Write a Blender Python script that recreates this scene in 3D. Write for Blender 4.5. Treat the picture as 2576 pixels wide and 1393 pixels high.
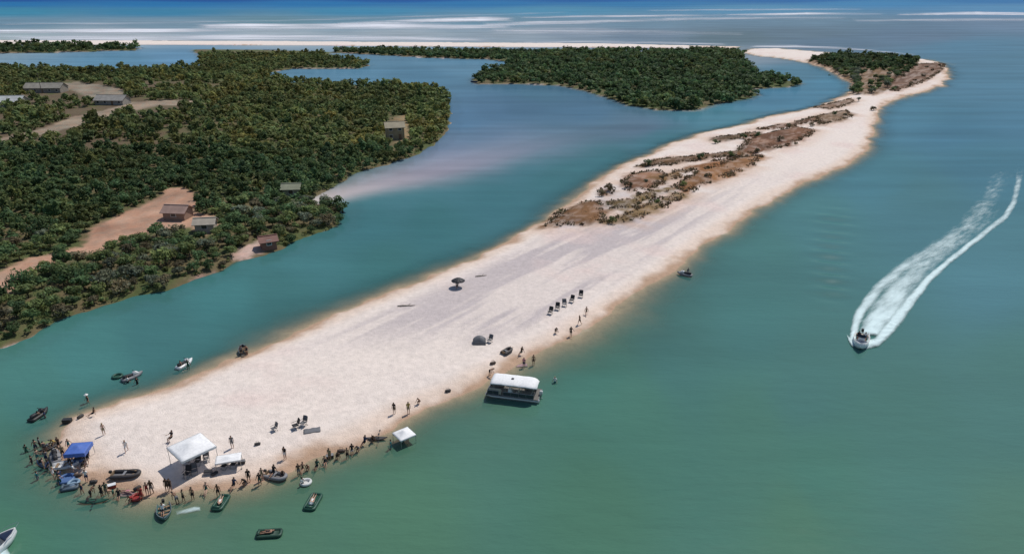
import bpy, math, random
import numpy as np
from mathutils import Vector, Matrix

random.seed(7)
RNG = np.random.default_rng(7)
for o in list(bpy.data.objects):
    bpy.data.objects.remove(o)
SC = bpy.context.scene
COL = SC.collection

# ------------------------------------------------------------------ camera
CAM_H, PITCH, FOC = 50.0, math.radians(22.2), 1737.5      # metres, radians, focal length in units of a 2576 wide sheet
CX, CY = 1288.0, 696.5
cd = bpy.data.cameras.new('camera')
cam = bpy.data.objects.new('camera', cd)
COL.objects.link(cam)
cam.location = (0, 0, CAM_H)
cam.rotation_euler = (math.radians(90) - PITCH, 0, 0)
cd.sensor_width = 36.0
cd.lens = 36.0 * FOC / 2576.0
cd.clip_start = 0.5
cd.clip_end = 200000
SC.camera = cam

# ------------------------------------------------------------------ sky, sun, exposure
SUN_AZ, SUN_EL = math.radians(38), math.radians(58)
world = bpy.data.worlds.new('World')
SC.world = world
world.use_nodes = True
wn = world.node_tree
sky = wn.nodes.new('ShaderNodeTexSky')
sky.sky_type = 'NISHITA'
sky.sun_disc = False
sky.sun_elevation = SUN_EL
sky.sun_rotation = SUN_AZ
sky.air_density = 1.0
sky.dust_density = 0.6
sky.ozone_density = 2.0
bg = wn.nodes['Background']
bg.inputs['Strength'].default_value = 0.085
wn.links.new(sky.outputs['Color'], bg.inputs['Color'])
sl = bpy.data.lights.new('sun', 'SUN')
sl.energy = 3.3
sl.angle = math.radians(0.5)
sl.color = (1.0, 0.95, 0.88)
sun = bpy.data.objects.new('sun', sl)
COL.objects.link(sun)
sdir = Vector((math.sin(SUN_AZ) * math.cos(SUN_EL), math.cos(SUN_AZ) * math.cos(SUN_EL), math.sin(SUN_EL)))
sun.rotation_euler = (-sdir).to_track_quat('-Z', 'Y').to_euler()
sun.location = sdir * 300
SC.view_settings.view_transform = 'Standard'
SC.view_settings.look = 'None'
SC.view_settings.exposure = 0.0
SC.view_settings.gamma = 1.0
SC.view_settings.use_curve_mapping = False
SC.cycles.max_bounces = 6
SC.cycles.transparent_max_bounces = 16
SC.cycles.use_denoising = True

# ------------------------------------------------------------------ helpers: survey of the photograph -> metres on the ground
def W(px, py, z=0.0):
    """ground point (metres) at height z that was measured at px, py on the 2576 x 1393 survey sheet"""
    px = np.asarray(px, float); py = np.asarray(py, float)
    sp, cp = math.sin(PITCH), math.cos(PITCH)
    a, b = px - CX, CY - py
    dx, dy, dz = a, FOC * cp + b * sp, -FOC * sp + b * cp
    t = (z - CAM_H) / dz
    return dx * t, dy * t

def Wp(pts):
    p = np.array(pts, float)
    x, y = W(p[:, 0], p[:, 1])
    return np.stack([x, y], 1)

def inv(x, y, z=0.0):
    sp, cp = math.sin(PITCH), math.cos(PITCH)
    zz = z - CAM_H
    d = y * cp - zz * sp
    return CX + FOC * x / d, CY - FOC * (y * sp + zz * cp) / d

def sdf(poly, x, y):
    """signed distance to a polygon in metres, positive inside"""
    n = len(poly)
    best = np.full(x.shape, 1e18)
    ins = np.zeros(x.shape, bool)
    for i in range(n):
        ax, ay = poly[i]; bx, by = poly[(i + 1) % n]
        ex, ey = bx - ax, by - ay
        t = np.clip(((x - ax) * ex + (y - ay) * ey) / (ex * ex + ey * ey + 1e-12), 0, 1)
        best = np.minimum(best, (x - ax - t * ex) ** 2 + (y - ay - t * ey) ** 2)
        c = ((ay > y) != (by > y))
        with np.errstate(divide='ignore', invalid='ignore'):
            ins ^= c & (x < ex * (y - ay) / (ey if ey != 0 else 1e-12) + ax)
    d = np.sqrt(best)
    return np.where(ins, d, -d)

_L = RNG.random((256, 256))
def vn(x, y, s, seed=0):
    """smooth value noise 0..1, cell size s metres"""
    x = x / s + seed * 17.3; y = y / s + seed * 31.7
    xi, yi = np.floor(x).astype(int), np.floor(y).astype(int)
    u, v = x - xi, y - yi
    u = u * u * (3 - 2 * u); v = v * v * (3 - 2 * v)
    g = lambda i, j: _L[i % 256, j % 256]
    return (g(xi, yi) * (1 - u) + g(xi + 1, yi) * u) * (1 - v) + (g(xi, yi + 1) * (1 - u) + g(xi + 1, yi + 1) * u) * v
def fbm(x, y, s, seed=0):
    return 0.55 * vn(x, y, s, seed) + 0.3 * vn(x, y, s * 0.47, seed + 3) + 0.15 * vn(x, y, s * 0.21, seed + 5)
def sstep(a, b, x):
    t = np.clip((x - a) / (b - a), 0, 1)
    return t * t * (3 - 2 * t)
def lin(c):
    c = np.asarray(c, float) / 255.0
    return np.where(c <= 0.04045, c / 12.92, ((c + 0.055) / 1.055) ** 2.4)

# ------------------------------------------------------------------ materials
MATS = {}
def mat(name, color, rough=0.7, vary=0.15, scale=3.0, bump=0.0, metallic=0.0, spec=0.4, attr=None, rnd=0.0, trans=0.0):
    if name in MATS: return MATS[name]
    m = bpy.data.materials.new(name)
    m.use_nodes = True
    nt = m.node_tree; N = nt.nodes; K = nt.links
    b = N['Principled BSDF']
    b.inputs['Roughness'].default_value = rough
    b.inputs['Metallic'].default_value = metallic
    b.inputs['Specular IOR Level'].default_value = spec
    tc = N.new('ShaderNodeTexCoord')
    nz = N.new('ShaderNodeTexNoise')
    nz.inputs['Scale'].default_value = scale
    nz.inputs['Detail'].default_value = 4
    K.new(tc.outputs['Object'], nz.inputs['Vector'])
    mr = N.new('ShaderNodeMapRange')
    mr.inputs['From Min'].default_value = 0.3; mr.inputs['From Max'].default_value = 0.7
    mr.inputs['To Min'].default_value = 1 - vary; mr.inputs['To Max'].default_value = 1 + vary
    K.new(nz.outputs['Fac'], mr.inputs['Value'])
    mx = N.new('ShaderNodeMix'); mx.data_type = 'RGBA'; mx.blend_type = 'MULTIPLY'
    mx.inputs['Factor'].default_value = 1.0
    if attr:
        at = N.new('ShaderNodeAttribute'); at.attribute_name = attr
        m0 = N.new('ShaderNodeMix'); m0.data_type = 'RGBA'; m0.blend_type = 'MULTIPLY'
        m0.inputs['Factor'].default_value = 1.0
        m0.inputs['A'].default_value = (*color, 1)
        K.new(at.outputs['Color'], m0.inputs['B'])
        K.new(m0.outputs['Result'], mx.inputs['A'])
    else:
        mx.inputs['A'].default_value = (*color, 1)
    K.new(mr.outputs['Result'], mx.inputs['B'])
    out = mx.outputs['Result']
    if rnd > 0:
        oi = N.new('ShaderNodeObjectInfo')
        r2 = N.new('ShaderNodeMapRange')
        r2.inputs['To Min'].default_value = 1 - rnd; r2.inputs['To Max'].default_value = 1 + rnd
        K.new(oi.outputs['Random'], r2.inputs['Value'])
        m3 = N.new('ShaderNodeMix'); m3.data_type = 'RGBA'; m3.blend_type = 'MULTIPLY'
        m3.inputs['Factor'].default_value = 1.0
        K.new(out, m3.inputs['A']); K.new(r2.outputs['Result'], m3.inputs['B'])
        out = m3.outputs['Result']
    K.new(out, b.inputs['Base Color'])
    if bump > 0:
        bp = N.new('ShaderNodeBump'); bp.inputs['Strength'].default_value = bump
        bp.inputs['Distance'].default_value = 0.05
        K.new(nz.outputs['Fac'], bp.inputs['Height']); K.new(bp.outputs['Normal'], b.inputs['Normal'])
    if trans > 0:
        tr = N.new('ShaderNodeBsdfTranslucent'); K.new(out, tr.inputs['Color'])
        ms = N.new('ShaderNodeMixShader'); ms.inputs['Fac'].default_value = trans
        K.new(b.outputs['BSDF'], ms.inputs[1]); K.new(tr.outputs['BSDF'], ms.inputs[2])
        K.new(ms.outputs['Shader'], N['Material Output'].inputs['Surface'])
    MATS[name] = m
    return m

# ------------------------------------------------------------------ object helpers
def link(o, parent=None):
    COL.objects.link(o)
    if parent is not None: o.parent = parent
    return o
def tag(o, label=None, cat=None, group=None, kind=None):
    if label: o['label'] = label
    if cat: o['category'] = cat
    if group: o['group'] = group
    if kind: o['kind'] = kind
    return o
def empty(name, loc, rz=0.0):
    o = bpy.data.objects.new(name, None)
    o.empty_display_size = 0.3
    o.location = loc; o.rotation_euler = (0, 0, rz)
    return link(o)
def copy_tree(o, parent=None):
    c = o.copy(); COL.objects.link(c); c.parent = parent
    for ch in o.children: copy_tree(ch, c)
    return c

class MB:
    """collects simple shapes and links them as ONE mesh object"""
    def __init__(s): s.v = []; s.f = []
    def add(s, verts, faces):
        b = len(s.v)
        s.v += [tuple(p) for p in verts]
        s.f += [tuple(i + b for i in f) for f in faces]
        return s
    def box(s, c, d, rz=0.0, ry=0.0, rx=0.0, bev=0.0):
        hx, hy, hz = d[0] / 2, d[1] / 2, d[2] / 2
        M = Matrix.Translation(c) @ Matrix.Rotation(rz, 4, 'Z') @ Matrix.Rotation(ry, 4, 'Y') @ Matrix.Rotation(rx, 4, 'X')
        if bev > 0:
            e = bev
            P = []
            for z, k in ((-hz, e), (-hz + e, 0), (hz - e, 0), (hz, e)):
                P += [(-hx + k, -hy + k, z), (hx - k, -hy + k, z), (hx - k, hy - k, z), (-hx + k, hy - k, z)]
            F = [(3, 2, 1, 0), (12, 13, 14, 15)]
            for r in range(3):
                for q in range(4):
                    F.append((r * 4 + q, r * 4 + (q + 1) % 4, r * 4 + 4 + (q + 1) % 4, r * 4 + 4 + q))
            return s.add([M @ Vector(p) for p in P], F)
        P = [(-hx, -hy, -hz), (hx, -hy, -hz), (hx, hy, -hz), (-hx, hy, -hz), (-hx, -hy, hz), (hx, -hy, hz), (hx, hy, hz), (-hx, hy, hz)]
        return s.add([M @ Vector(p) for p in P], [(3, 2, 1, 0), (4, 5, 6, 7), (0, 1, 5, 4), (1, 2, 6, 5), (2, 3, 7, 6), (3, 0, 4, 7)])
    def rings(s, rings, closed=True, cap=True):
        n = len(rings[0]); V = [p for r in rings for p in r]; F = []
        for i in range(len(rings) - 1):
            for j in range(n if closed else n - 1):
                k = (j + 1) % n
                F.append((i * n + j, i * n + k, i * n + n + k, i * n + n + j))
        if cap and closed:
            F.append(tuple(range(n - 1, -1, -1))); b = (len(rings) - 1) * n
            F.append(tuple(b + j for j in range(n)))
        return s.add(V, F)
    def tube(s, pts, r, n=8, cap=True):
        P = [Vector(p) for p in pts]
        R = r if isinstance(r, (list, tuple)) else [r] * len(P)
        rings = []
        for i, p in enumerate(P):
            t = (P[min(i + 1, len(P) - 1)] - P[max(i - 1, 0)])
            if t.length < 1e-9: t = Vector((0, 0, 1))
            t.normalize()
            a = t.cross(Vector((0, 0, 1)))
            if a.length < 0.05: a = t.cross(Vector((0, 1, 0)))
            a.normalize(); b = t.cross(a)
            rings.append([p + (a * math.cos(6.2832 * k / n) + b * math.sin(6.2832 * k / n)) * R[i] for k in range(n)])
        return s.rings(rings, True, cap)
    def lathe(s, prof, n=12, c=(0, 0, 0), cap=False):
        rings = [[(c[0] + r * math.cos(6.2832 * k / n), c[1] + r * math.sin(6.2832 * k / n), c[2] + z) for k in range(n)] for r, z in prof]
        return s.rings(rings, True, cap)
    def torus(s, c, R, r, n=20, m=8, sx=1.0, sy=1.0):
        rings = []
        for i in range(n + 1):
            a = 6.2832 * i / n
            rings.append([(c[0] + sx * (R + r * math.cos(6.2832 * k / m)) * math.cos(a), c[1] + sy * (R + r * math.cos(6.2832 * k / m)) * math.sin(a), c[2] + r * math.sin(6.2832 * k / m)) for k in range(m)])
        return s.rings(rings, True, False)
    def ball(s, c, r, n=10, m=6):
        return s.lathe([(max(0.002, math.sin(math.pi * i / m)) * r[0] if isinstance(r, tuple) else max(.002, math.sin(math.pi * i / m)) * r,
                         -math.cos(math.pi * i / m) * (r[2] if isinstance(r, tuple) else r)) for i in range(m + 1)], n, c)
    def sheet(s, grid, thick=0.0):
        """grid: list of rows of points -> surface, given thickness downwards if thick"""
        n = len(grid[0]); m = len(grid)
        V = [tuple(p) for r in grid for p in r]
        F = [(i * n + j, i * n + j + 1, i * n + n + j + 1, i * n + n + j) for i in range(m - 1) for j in range(n - 1)]
        if thick:
            o = len(V); V += [(p[0], p[1], p[2] - thick) for p in V]
            F += [(o + d, o + c, o + b, o + a) for a, b, c, d in F[:]]
            edge = [(0, j) for j in range(n)] + [(i, n - 1) for i in range(1, m)] + [(m - 1, j) for j in range(n - 2, -1, -1)] + [(i, 0) for i in range(m - 2, 0, -1)]
            idx = [i * n + j for i, j in edge]
            for q in range(len(idx)):
                a, b = idx[q], idx[(q + 1) % len(idx)]
                F.append((b, a, a + o, b + o))
        return s.add(V, F)
    def mesh(s, name, m=None, smooth=False):
        me = bpy.data.meshes.new(name)
        me.from_pydata(s.v, [], s.f)
        if m: me.materials.append(m)
        if smooth: me.polygons.foreach_set('use_smooth', [True] * len(me.polygons))
        me.update()
        return me
    def build(s, name, m, parent=None, smooth=False, loc=None):
        o = bpy.data.objects.new(name, s.mesh(name, m, smooth))
        link(o, parent)
        if loc is not None: o.location = loc
        return o

def fast_mesh(name, V, F4, m=None, smooth=False, attrs=None):
    """numpy quads -> mesh; attrs: {name: (n,4) colours or (n,) floats per vertex}"""
    me = bpy.data.meshes.new(name)
    nv, nf = len(V), len(F4)
    me.vertices.add(nv); me.vertices.foreach_set('co', np.asarray(V, np.float32).ravel())
    k = F4.shape[1]
    me.loops.add(nf * k); me.loops.foreach_set('vertex_index', np.asarray(F4, np.int32).ravel())
    me.polygons.add(nf); me.polygons.foreach_set('loop_start', np.arange(0, nf * k, k, dtype=np.int32))
    if smooth: me.polygons.foreach_set('use_smooth', np.ones(nf, bool))
    me.update(calc_edges=True)
    for an, a in (attrs or {}).items():
        if a.ndim == 1:
            at = me.attributes.new(an, 'FLOAT', 'POINT'); at.data.foreach_set('value', a.astype(np.float32))
        else:
            at = me.attributes.new(an, 'FLOAT_COLOR', 'POINT')
            c = np.ones((nv, 4), np.float32); c[:, :3] = a[:, :3]
            at.data.foreach_set('color', c.ravel())
    if m: me.materials.append(m)
    return me

# ------------------------------------------------------------------ land outlines
SPIT = Wp([(150,1085),(190,1050),(280,1020),(390,985),(480,945),(570,905),(650,875),(740,838),(840,795),(950,750),(1060,705),(1150,668),(1230,632),(1310,590),(1375,548),(1420,512),(1480,470),(1540,428),(1610,396),(1690,362),(1780,332),(1850,318),(1940,294),(2040,272),(2110,250),(2138,238),(2152,222),(2136,205),(2108,190),(2078,172),(2030,158),(1960,147),(1900,141),(1872,133),(1880,124),(1950,122),(2100,134),(2200,144),(2330,150),(2375,163),(2388,190),(2370,215),(2300,238),(2235,254),(2212,282),(2200,305),(2202,340),(2180,375),(2120,420),(2040,455),(1960,490),(1900,528),(1840,568),(1790,600),(1740,640),(1690,685),(1640,720),(1580,755),(1530,790),(1480,820),(1440,848),(1390,872),(1340,897),(1285,930),(1230,955),(1180,985),(1130,1003),(1060,1030),(1010,1055),(960,1085),(900,1115),(830,1143),(760,1170),(700,1193),(640,1212),(560,1232),(470,1242),(380,1248),(300,1234),(240,1214),(200,1192),(168,1162),(147,1125)])
MAIN = Wp([(-420,985),(-120,905),(0,872),(60,850),(110,830),(170,795),(250,775),(330,745),(420,730),(480,708),(560,683),(600,660),(700,632),(760,597),(855,570),(862,535),(850,512),(800,512),(775,500),(850,468),(900,435),(980,412),(1050,390),(1100,358),(1125,325),(1133,275),(1125,240),(1080,222),(1000,216),(930,218),(830,214),(730,208),(690,196),(650,186),(690,181),(740,174),(800,174),(900,174),(932,164),(900,156),(850,152),(815,146),(830,133),(740,128),(600,126),(480,126),(500,136),(505,160),(490,173),(400,176),(250,180),(120,176),(-20,172),(-700,180),(-900,500)])
ISLE = Wp([(1188,200),(1205,212),(1300,212),(1400,214),(1460,226),(1520,243),(1580,264),(1650,276),(1740,278),(1800,262),(1880,250),(1905,238),(1890,225),(2000,218),(2014,211),(1990,205),(1910,196),(1895,175),(1870,155),(1855,146),(1872,136),(1800,130),(1500,130),(1280,133),(1000,129),(850,127),(835,133),(1000,141),(1100,147),(1230,150),(1285,157),(1270,172),(1212,190)])
FARL = Wp([(-900,135),(-20,136),(180,132),(340,127),(350,121),(180,119),(0,117),(-900,112)])
BARR = Wp([(-1500,112),(0,113),(400,113),(800,115),(1300,119),(1850,122),(1860,118),(1500,110),(1000,107),(600,104),(300,103),(0,102),(-1500,100)])
CLEAR = [Wp(p) for p in (
    [(0,690),(80,655),(150,645),(215,628),(225,590),(260,565),(330,535),(400,505),(425,480),(470,478),(500,505),(490,540),(545,552),(560,585),(520,600),(480,580),(420,585),(340,602),(285,625),(270,640),(235,645),(150,660),(90,700),(70,725),(20,752),(-60,790),(-60,720)],
    [(585,655),(600,632),(650,612),(668,618),(655,640),(610,658)],
    [(0,355),(60,340),(120,325),(180,300),(250,285),(330,262),(420,255),(500,258),(490,268),(400,270),(330,285),(270,300),(190,325),(120,342),(60,352),(-60,385),(-60,360)],
    [(100,218),(200,210),(240,215),(300,225),(340,248),(250,255),(220,248),(180,230)],
    [(975,345),(990,300),(1020,290),(1035,330),(1040,360),(1000,372)],
    [(465,735),(480,705),(540,685),(560,690),(520,715)],
    [(785,518),(790,500),(850,470),(900,455),(860,480),(830,500),(812,514)],
    [(130,838),(160,818),(230,798),(290,775),(300,782),(240,800),(190,815),(150,835)])]
PATCH = [Wp(p) for p in (
    [(1366,575),(1415,538),(1450,518),(1505,512),(1522,540),(1512,566),(1480,574)],
    [(1525,517),(1600,509),(1613,520),(1590,533),(1540,533)],
    [(1525,568),(1580,545),(1650,512),(1700,495),(1722,500),(1650,538),(1580,568)],
    [(1505,492),(1535,470),(1545,490),(1520,500)],
    [(1556,474),(1585,446),(1650,434),(1678,450),(1645,478),(1590,490)],
    [(1600,425),(1640,412),(1660,408),(1780,395),(1890,383),(1880,396),(1790,405),(1700,418),(1640,425)],
    [(1690,480),(1755,440),(1850,406),(1916,398),(1885,426),(1795,462),(1730,490)],
    [(1788,352),(1850,346),(1915,336),(1905,347),(1800,364)],
    [(1855,384),(1895,350),(2000,326),(2048,334),(1995,368),(1890,394)],
    [(1895,332),(1990,314),(2050,300),(2060,308),(1960,330)],
    [(2050,298),(2130,282),(2142,300),(2060,320)],
    [(2190,243),(2140,240),(2156,222),(2140,205),(2112,189),(2082,171),(2030,155),(2090,141),(2220,145),(2315,155),(2285,185),(2245,205),(2232,230)],
    [(2222,228),(2262,190),(2300,165),(2376,160),(2362,186),(2310,214),(2250,234)],
    [(1720,430),(1800,412),(1860,398),(1840,412),(1760,436)],[(1640,462),(1700,440),(1740,430),(1700,455),(1660,470)],[(1900,352),(1960,335),(1990,338),(1930,356)],[(1600,500),(1650,485),(1690,478),(1660,498),(1610,512)],
    [(2040,272),(2100,262),(2140,252),(2150,262),(2090,280)])]

def land(x, y):
    """signed distances to every piece of land: spit, mainland, island, far strip, barrier beach"""
    return [sdf(p, x, y) for p in (SPIT, MAIN, ISLE, FARL, BARR)]

BAR = Wp([(800,503),(860,488),(960,464),(1080,436),(1200,405),(1320,372),(1450,340),(1600,315)])
def bar_dist(x, y):
    bx, by = BAR[:, 0], BAR[:, 1]
    best = np.full(x.shape, 1e9); tt = np.zeros(x.shape)
    for i in range(len(BAR) - 1):
        ex, ey = bx[i+1] - bx[i], by[i+1] - by[i]
        t = np.clip(((x - bx[i]) * ex + (y - by[i]) * ey) / (ex * ex + ey * ey), 0, 1)
        d = np.hypot(x - bx[i] - t * ex, y - by[i] - t * ey)
        k = d < best; best = np.where(k, d, best); tt = np.where(k, (i + t) / (len(BAR) - 1), tt)
    return best, tt
def height(x, y, D=None):
    if D is None: D = land(x, y)
    out = None
    rag = (fbm(x, y, 3.0, 1) - 0.5) * .8 + (fbm(x, y, 11.0, 2) - .5) * 1.3
    rng = np.hypot(x, y)
    for i, d in enumerate(D):
        d = d + rag * np.clip(1.4 + rng / 160.0, 1, 5)
        top = (0.85, 0.8, 0.6, 0.6, 0.7)[i]
        up = top * (1 - np.exp(-np.maximum(d, 0) / (4.0 if i == 0 else 2.5))) + 0.0 * d
        if i == 0:
            left = sstep(-4, 4, y - 88 + x * 0.2)          # the channel side shelves more gently
            k = 0.15 - 0.06 * left + .09 * sstep(95, 150, y)
            k = k + 0.05 * (fbm(x, y, 9.0, 8) - .5)
        else:
            k = 0.25
        h = np.where(d > 0, up, d * k)
        out = h if out is None else np.maximum(out, h)
    # the submerged bar that trails from the mainland point into the channel
    best, tt = bar_dist(x, y)
    w = 4.0 + 8.0 * tt + rag * 2.5
    bar = -(0.02 + 1.0 * tt ** .75) - 2.2 * np.clip(best / np.maximum(w, 1), 0, 3) ** 2 * .42
    return np.maximum(out, bar)

def ground(px, py):
    """the point of the ground or sea bed at a spot of the survey sheet"""
    z = 0.0
    for _ in range(6):
        x, y = W(px, py, z)
        z = max(0.0, float(height(np.array([float(x)]), np.array([float(y)]))[0]))
    return float(x), float(y), float(height(np.array([float(x)]), np.array([float(y)]))[0])
def zat(x, y):
    return float(height(np.array([float(x)]), np.array([float(y)]))[0])

# ------------------------------------------------------------------ one surveyed grid for the ground and for the water above it
vs = np.concatenate([np.arange(1750, 120, -3.0), np.arange(120, 20, -1.5), np.arange(20, -12.2, -0.7), [-12.35]])
us = np.arange(-700, 3300, 5.0)
U, V = np.meshgrid(us, vs)
GX, GY = W(U, V)
GX, GY = GX.ravel(), GY.ravel()
nr, nc = len(vs), len(us)
near = np.ones(GX.shape, bool)
D = land(GX, GY)
GH = height(GX, GY, D)
idx = np.arange(nr * nc).reshape(nr, nc)
Q = np.stack([idx[:-1, :-1], idx[:-1, 1:], idx[1:, 1:], idx[1:, :-1]], -1).reshape(-1, 4)

# --- colours of the ground itself (sand, damp sand, leaf litter, dune soil)
def ground_colour(x, y, h, D):
    n1, n2 = fbm(x, y, 7.0, 11), fbm(x, y, 1.6, 12)
    c = lin((230, 217, 207))[None, :] * np.ones((len(x), 1))
    pale = lin((230, 217, 208)); warm = lin((218, 190, 166)); grey = lin((180, 170, 172))
    m = sstep(.35, .75, n1)[:, None]; c = c * (1 - m * .6) + pale * m * .6
    # the old crest of the sandbar is greyer, streaked along its length
    # the crest of the sandbar is crossed by long grey damp streaks that run along it
    al, ac = x * .60 + y * .80, x * .80 - y * .60
    st = .5 * fbm(ac, al * .14, 4.0, 21) + .5 * fbm(ac, al * .10, 1.8, 22)
    mid = sstep(3.5, 9, D[0]) * sstep(88, 104, y) * sstep(225, 150, y) * (.55 + .45 * vn(x, y, 30, 23))
    m = (np.clip(.30 + 1.1 * sstep(.38, .62, st), 0, 1) * mid)[:, None]; c = c * (1 - m * .85) + grey * m * .85
    m = (sstep(.52, .8, fbm(x, y, 11, 24)) * sstep(1, 5, D[0]) * .5)[:, None]; c = c * (1 - m) + lin((222, 198, 190)) * m
    rf = sstep(2.5, 5, D[0]) * sstep(22, 9, D[0]) * sstep(-4, 6, (ac - vn(x, y, 40, 26) * 4) - (30 + (al - 120) * .11)) * sstep(84, 110, y)
    m = (rf * .8)[:, None]; c = c * (1 - m) + lin((236, 224, 214)) * m
    # sand round the dune scrub is tanner
    dp = np.max([sdf(p, x, y) for p in PATCH], 0)
    m = (sstep(-9, 0, dp) * .6 * sstep(.25, .65, fbm(x, y, 5, 25)))[:, None]; c = c * (1 - m) + lin((206, 172, 146)) * m
    m = (sstep(5.0, 1.5, D[0]) * (D[0] > -50))[:, None] * .5; c = c * (1 - m) + warm * m
    wet = lin((184, 154, 130))
    m = sstep(.38, .04, h + (n2 - .5) * .2 + (n1 - .5) * .5)[:, None]; c = c * (1 - m) + wet * m
    m = sstep(-.2, -1.0, h)[:, None]; c = c * (1 - m) + lin((150, 140, 118)) * m
    m = (sstep(-12, -20, D[0]) * ((D[1] < 2) & (h < .05)))[:, None]; c = c * (1 - m) + lin((222, 198, 194)) * m
    # forest floor
    f = sstep(-2.6, -.4, np.maximum(D[1], np.maximum(D[2], D[3])) + (n2 - .5) * 2)
    floor = lin((106, 96, 70)); floor2 = lin((86, 94, 58))
    cc = floor + (floor2 - floor) * sstep(.4, .6, n1)[:, None]
    ppx, ppy = inv(x, y)
    e = (sstep(570, 480, ppx) * sstep(200, 215, ppy) * sstep(395, 370, ppy) * .85 * sstep(.2, .5, fbm(x, y, 9, 14)))[:, None]; cc = cc * (1 - e) + lin((104, 88, 72)) * (.75 + .5 * n1[:, None]) * e
    for k, p in enumerate(CLEAR):
        d = sdf(p, x, y)
        s = lin([(176, 140, 118), (205, 175, 162), (150, 134, 116), (140, 128, 112), (140, 122, 92), (170, 140, 130), (190, 180, 180), (168, 148, 122)][k])
        s = s * (1 + (n1[:, None] - .5) * .9) + (np.array([.05, -.01, -.02]) * (n2[:, None] - .5) * 2)
        e = sstep(-1.0, 1.2, d + (n2 - .5) * 3.0)[:, None]
        cc = cc * (1 - e) + s * e
    c = c * (1 - f[:, None]) + cc * f[:, None]
    # dune scrub soil
    for k, p in enumerate(PATCH):
        d = sdf(p, x, y)
        e = (sstep(-1.6, 2.0, d + .9 + (n2 - .5) * 3.2 + (n1 - .5) * 4.5) * (.72 + .28 * sstep(.3, .6, n2)))[:, None]
        s = lin([(132, 104, 78), (124, 112, 84), (136, 120, 92), (120, 92, 72), (150, 118, 98), (118, 96, 72), (150, 116, 84), (104, 90, 74), (128, 98, 80), (130, 104, 90), (126, 110, 94), (124, 106, 84), (120, 98, 86), (150, 112, 80), (136, 112, 78), (124, 96, 80), (132, 118, 84), (140, 122, 110)][k]) * np.array([.80, .68, .56])
        s = s * (1 + (n1[:, None] - .5) * 1.2)
        c = c * (1 - e) + s * e
    return np.clip(c, 0.01, 0.85)

def ground_material():
    m = bpy.data.materials.new('sand_and_soil'); m.use_nodes = True
    N, K = m.node_tree.nodes, m.node_tree.links
    b = N['Principled BSDF']; b.inputs['Roughness'].default_value = 0.9; b.inputs['Specular IOR Level'].default_value = 0.15
    at = N.new('ShaderNodeAttribute'); at.attribute_name = 'soil'
    geo = N.new('ShaderNodeNewGeometry')
    n1 = N.new('ShaderNodeTexNoise'); n1.inputs['Scale'].default_value = 1.1; n1.inputs['Detail'].default_value = 9; n1.inputs['Roughness'].default_value = .72
    n2 = N.new('ShaderNodeTexNoise'); n2.inputs['Scale'].default_value = 6.0; n2.inputs['Detail'].default_value = 3
    K.new(geo.outputs['Position'], n1.inputs['Vector']); K.new(geo.outputs['Position'], n2.inputs['Vector'])
    mr = N.new('ShaderNodeMapRange'); mr.inputs['From Min'].default_value = .3; mr.inputs['From Max'].default_value = .7
    mr.inputs['To Min'].default_value = .83; mr.inputs['To Max'].default_value = 1.10
    K.new(n1.outputs['Fac'], mr.inputs['Value'])
    mx = N.new('ShaderNodeMix'); mx.data_type = 'RGBA'; mx.blend_type = 'MULTIPLY'; mx.inputs['Factor'].default_value = 1
    K.new(at.outputs['Color'], mx.inputs['A']); K.new(mr.outputs['Result'], mx.inputs['B'])
    K.new(mx.outputs['Result'], b.inputs['Base Color'])
    ad = N.new('ShaderNodeMath'); ad.operation = 'ADD'
    K.new(n1.outputs['Fac'], ad.inputs[0]); K.new(n2.outputs['Fac'], ad.inputs[1])
    bp = N.new('ShaderNodeBump'); bp.inputs['Strength'].default_value = .5; bp.inputs['Distance'].default_value = .2
    K.new(ad.outputs[0], bp.inputs['Height']); K.new(bp.outputs['Normal'], b.inputs['Normal'])
    return m
M_GROUND = ground_material()
DM = np.stack(D, 0)
owner = np.argmax(DM, 0)
fo = owner[Q[:, 0]]
hq = GH[Q]
# low relief of the dry sand: trodden hollows and low dunes
relief = np.where(GH > .3, (fbm(GX, GY, 2.2, 31) - .5) * .16 + (fbm(GX, GY, 9, 32) - .5) * .25, 0)
for p in PATCH:
    relief += sstep(-1, 3, sdf(p, GX, GY)) * (0.35 + .5 * fbm(GX, GY, 4, 33))
for i, nm in enumerate(('sandbar', 'mainland_ground', 'island_ground', 'far_shore_ground', 'barrier_beach')):
    sel = (fo == i) & (hq.max(1) > -1.9)
    q = Q[sel]
    u, q2 = np.unique(q, return_inverse=True)
    x, y, h = GX[u], GY[u], GH[u]
    me = fast_mesh(nm, np.stack([x, y, h + relief[u]], 1), q2.reshape(q.shape), M_GROUND, True,
                   {'soil': ground_colour(x, y, h, [d[u] for d in D])})
    tag(link(bpy.data.objects.new(nm, me)), kind='structure')

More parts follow.
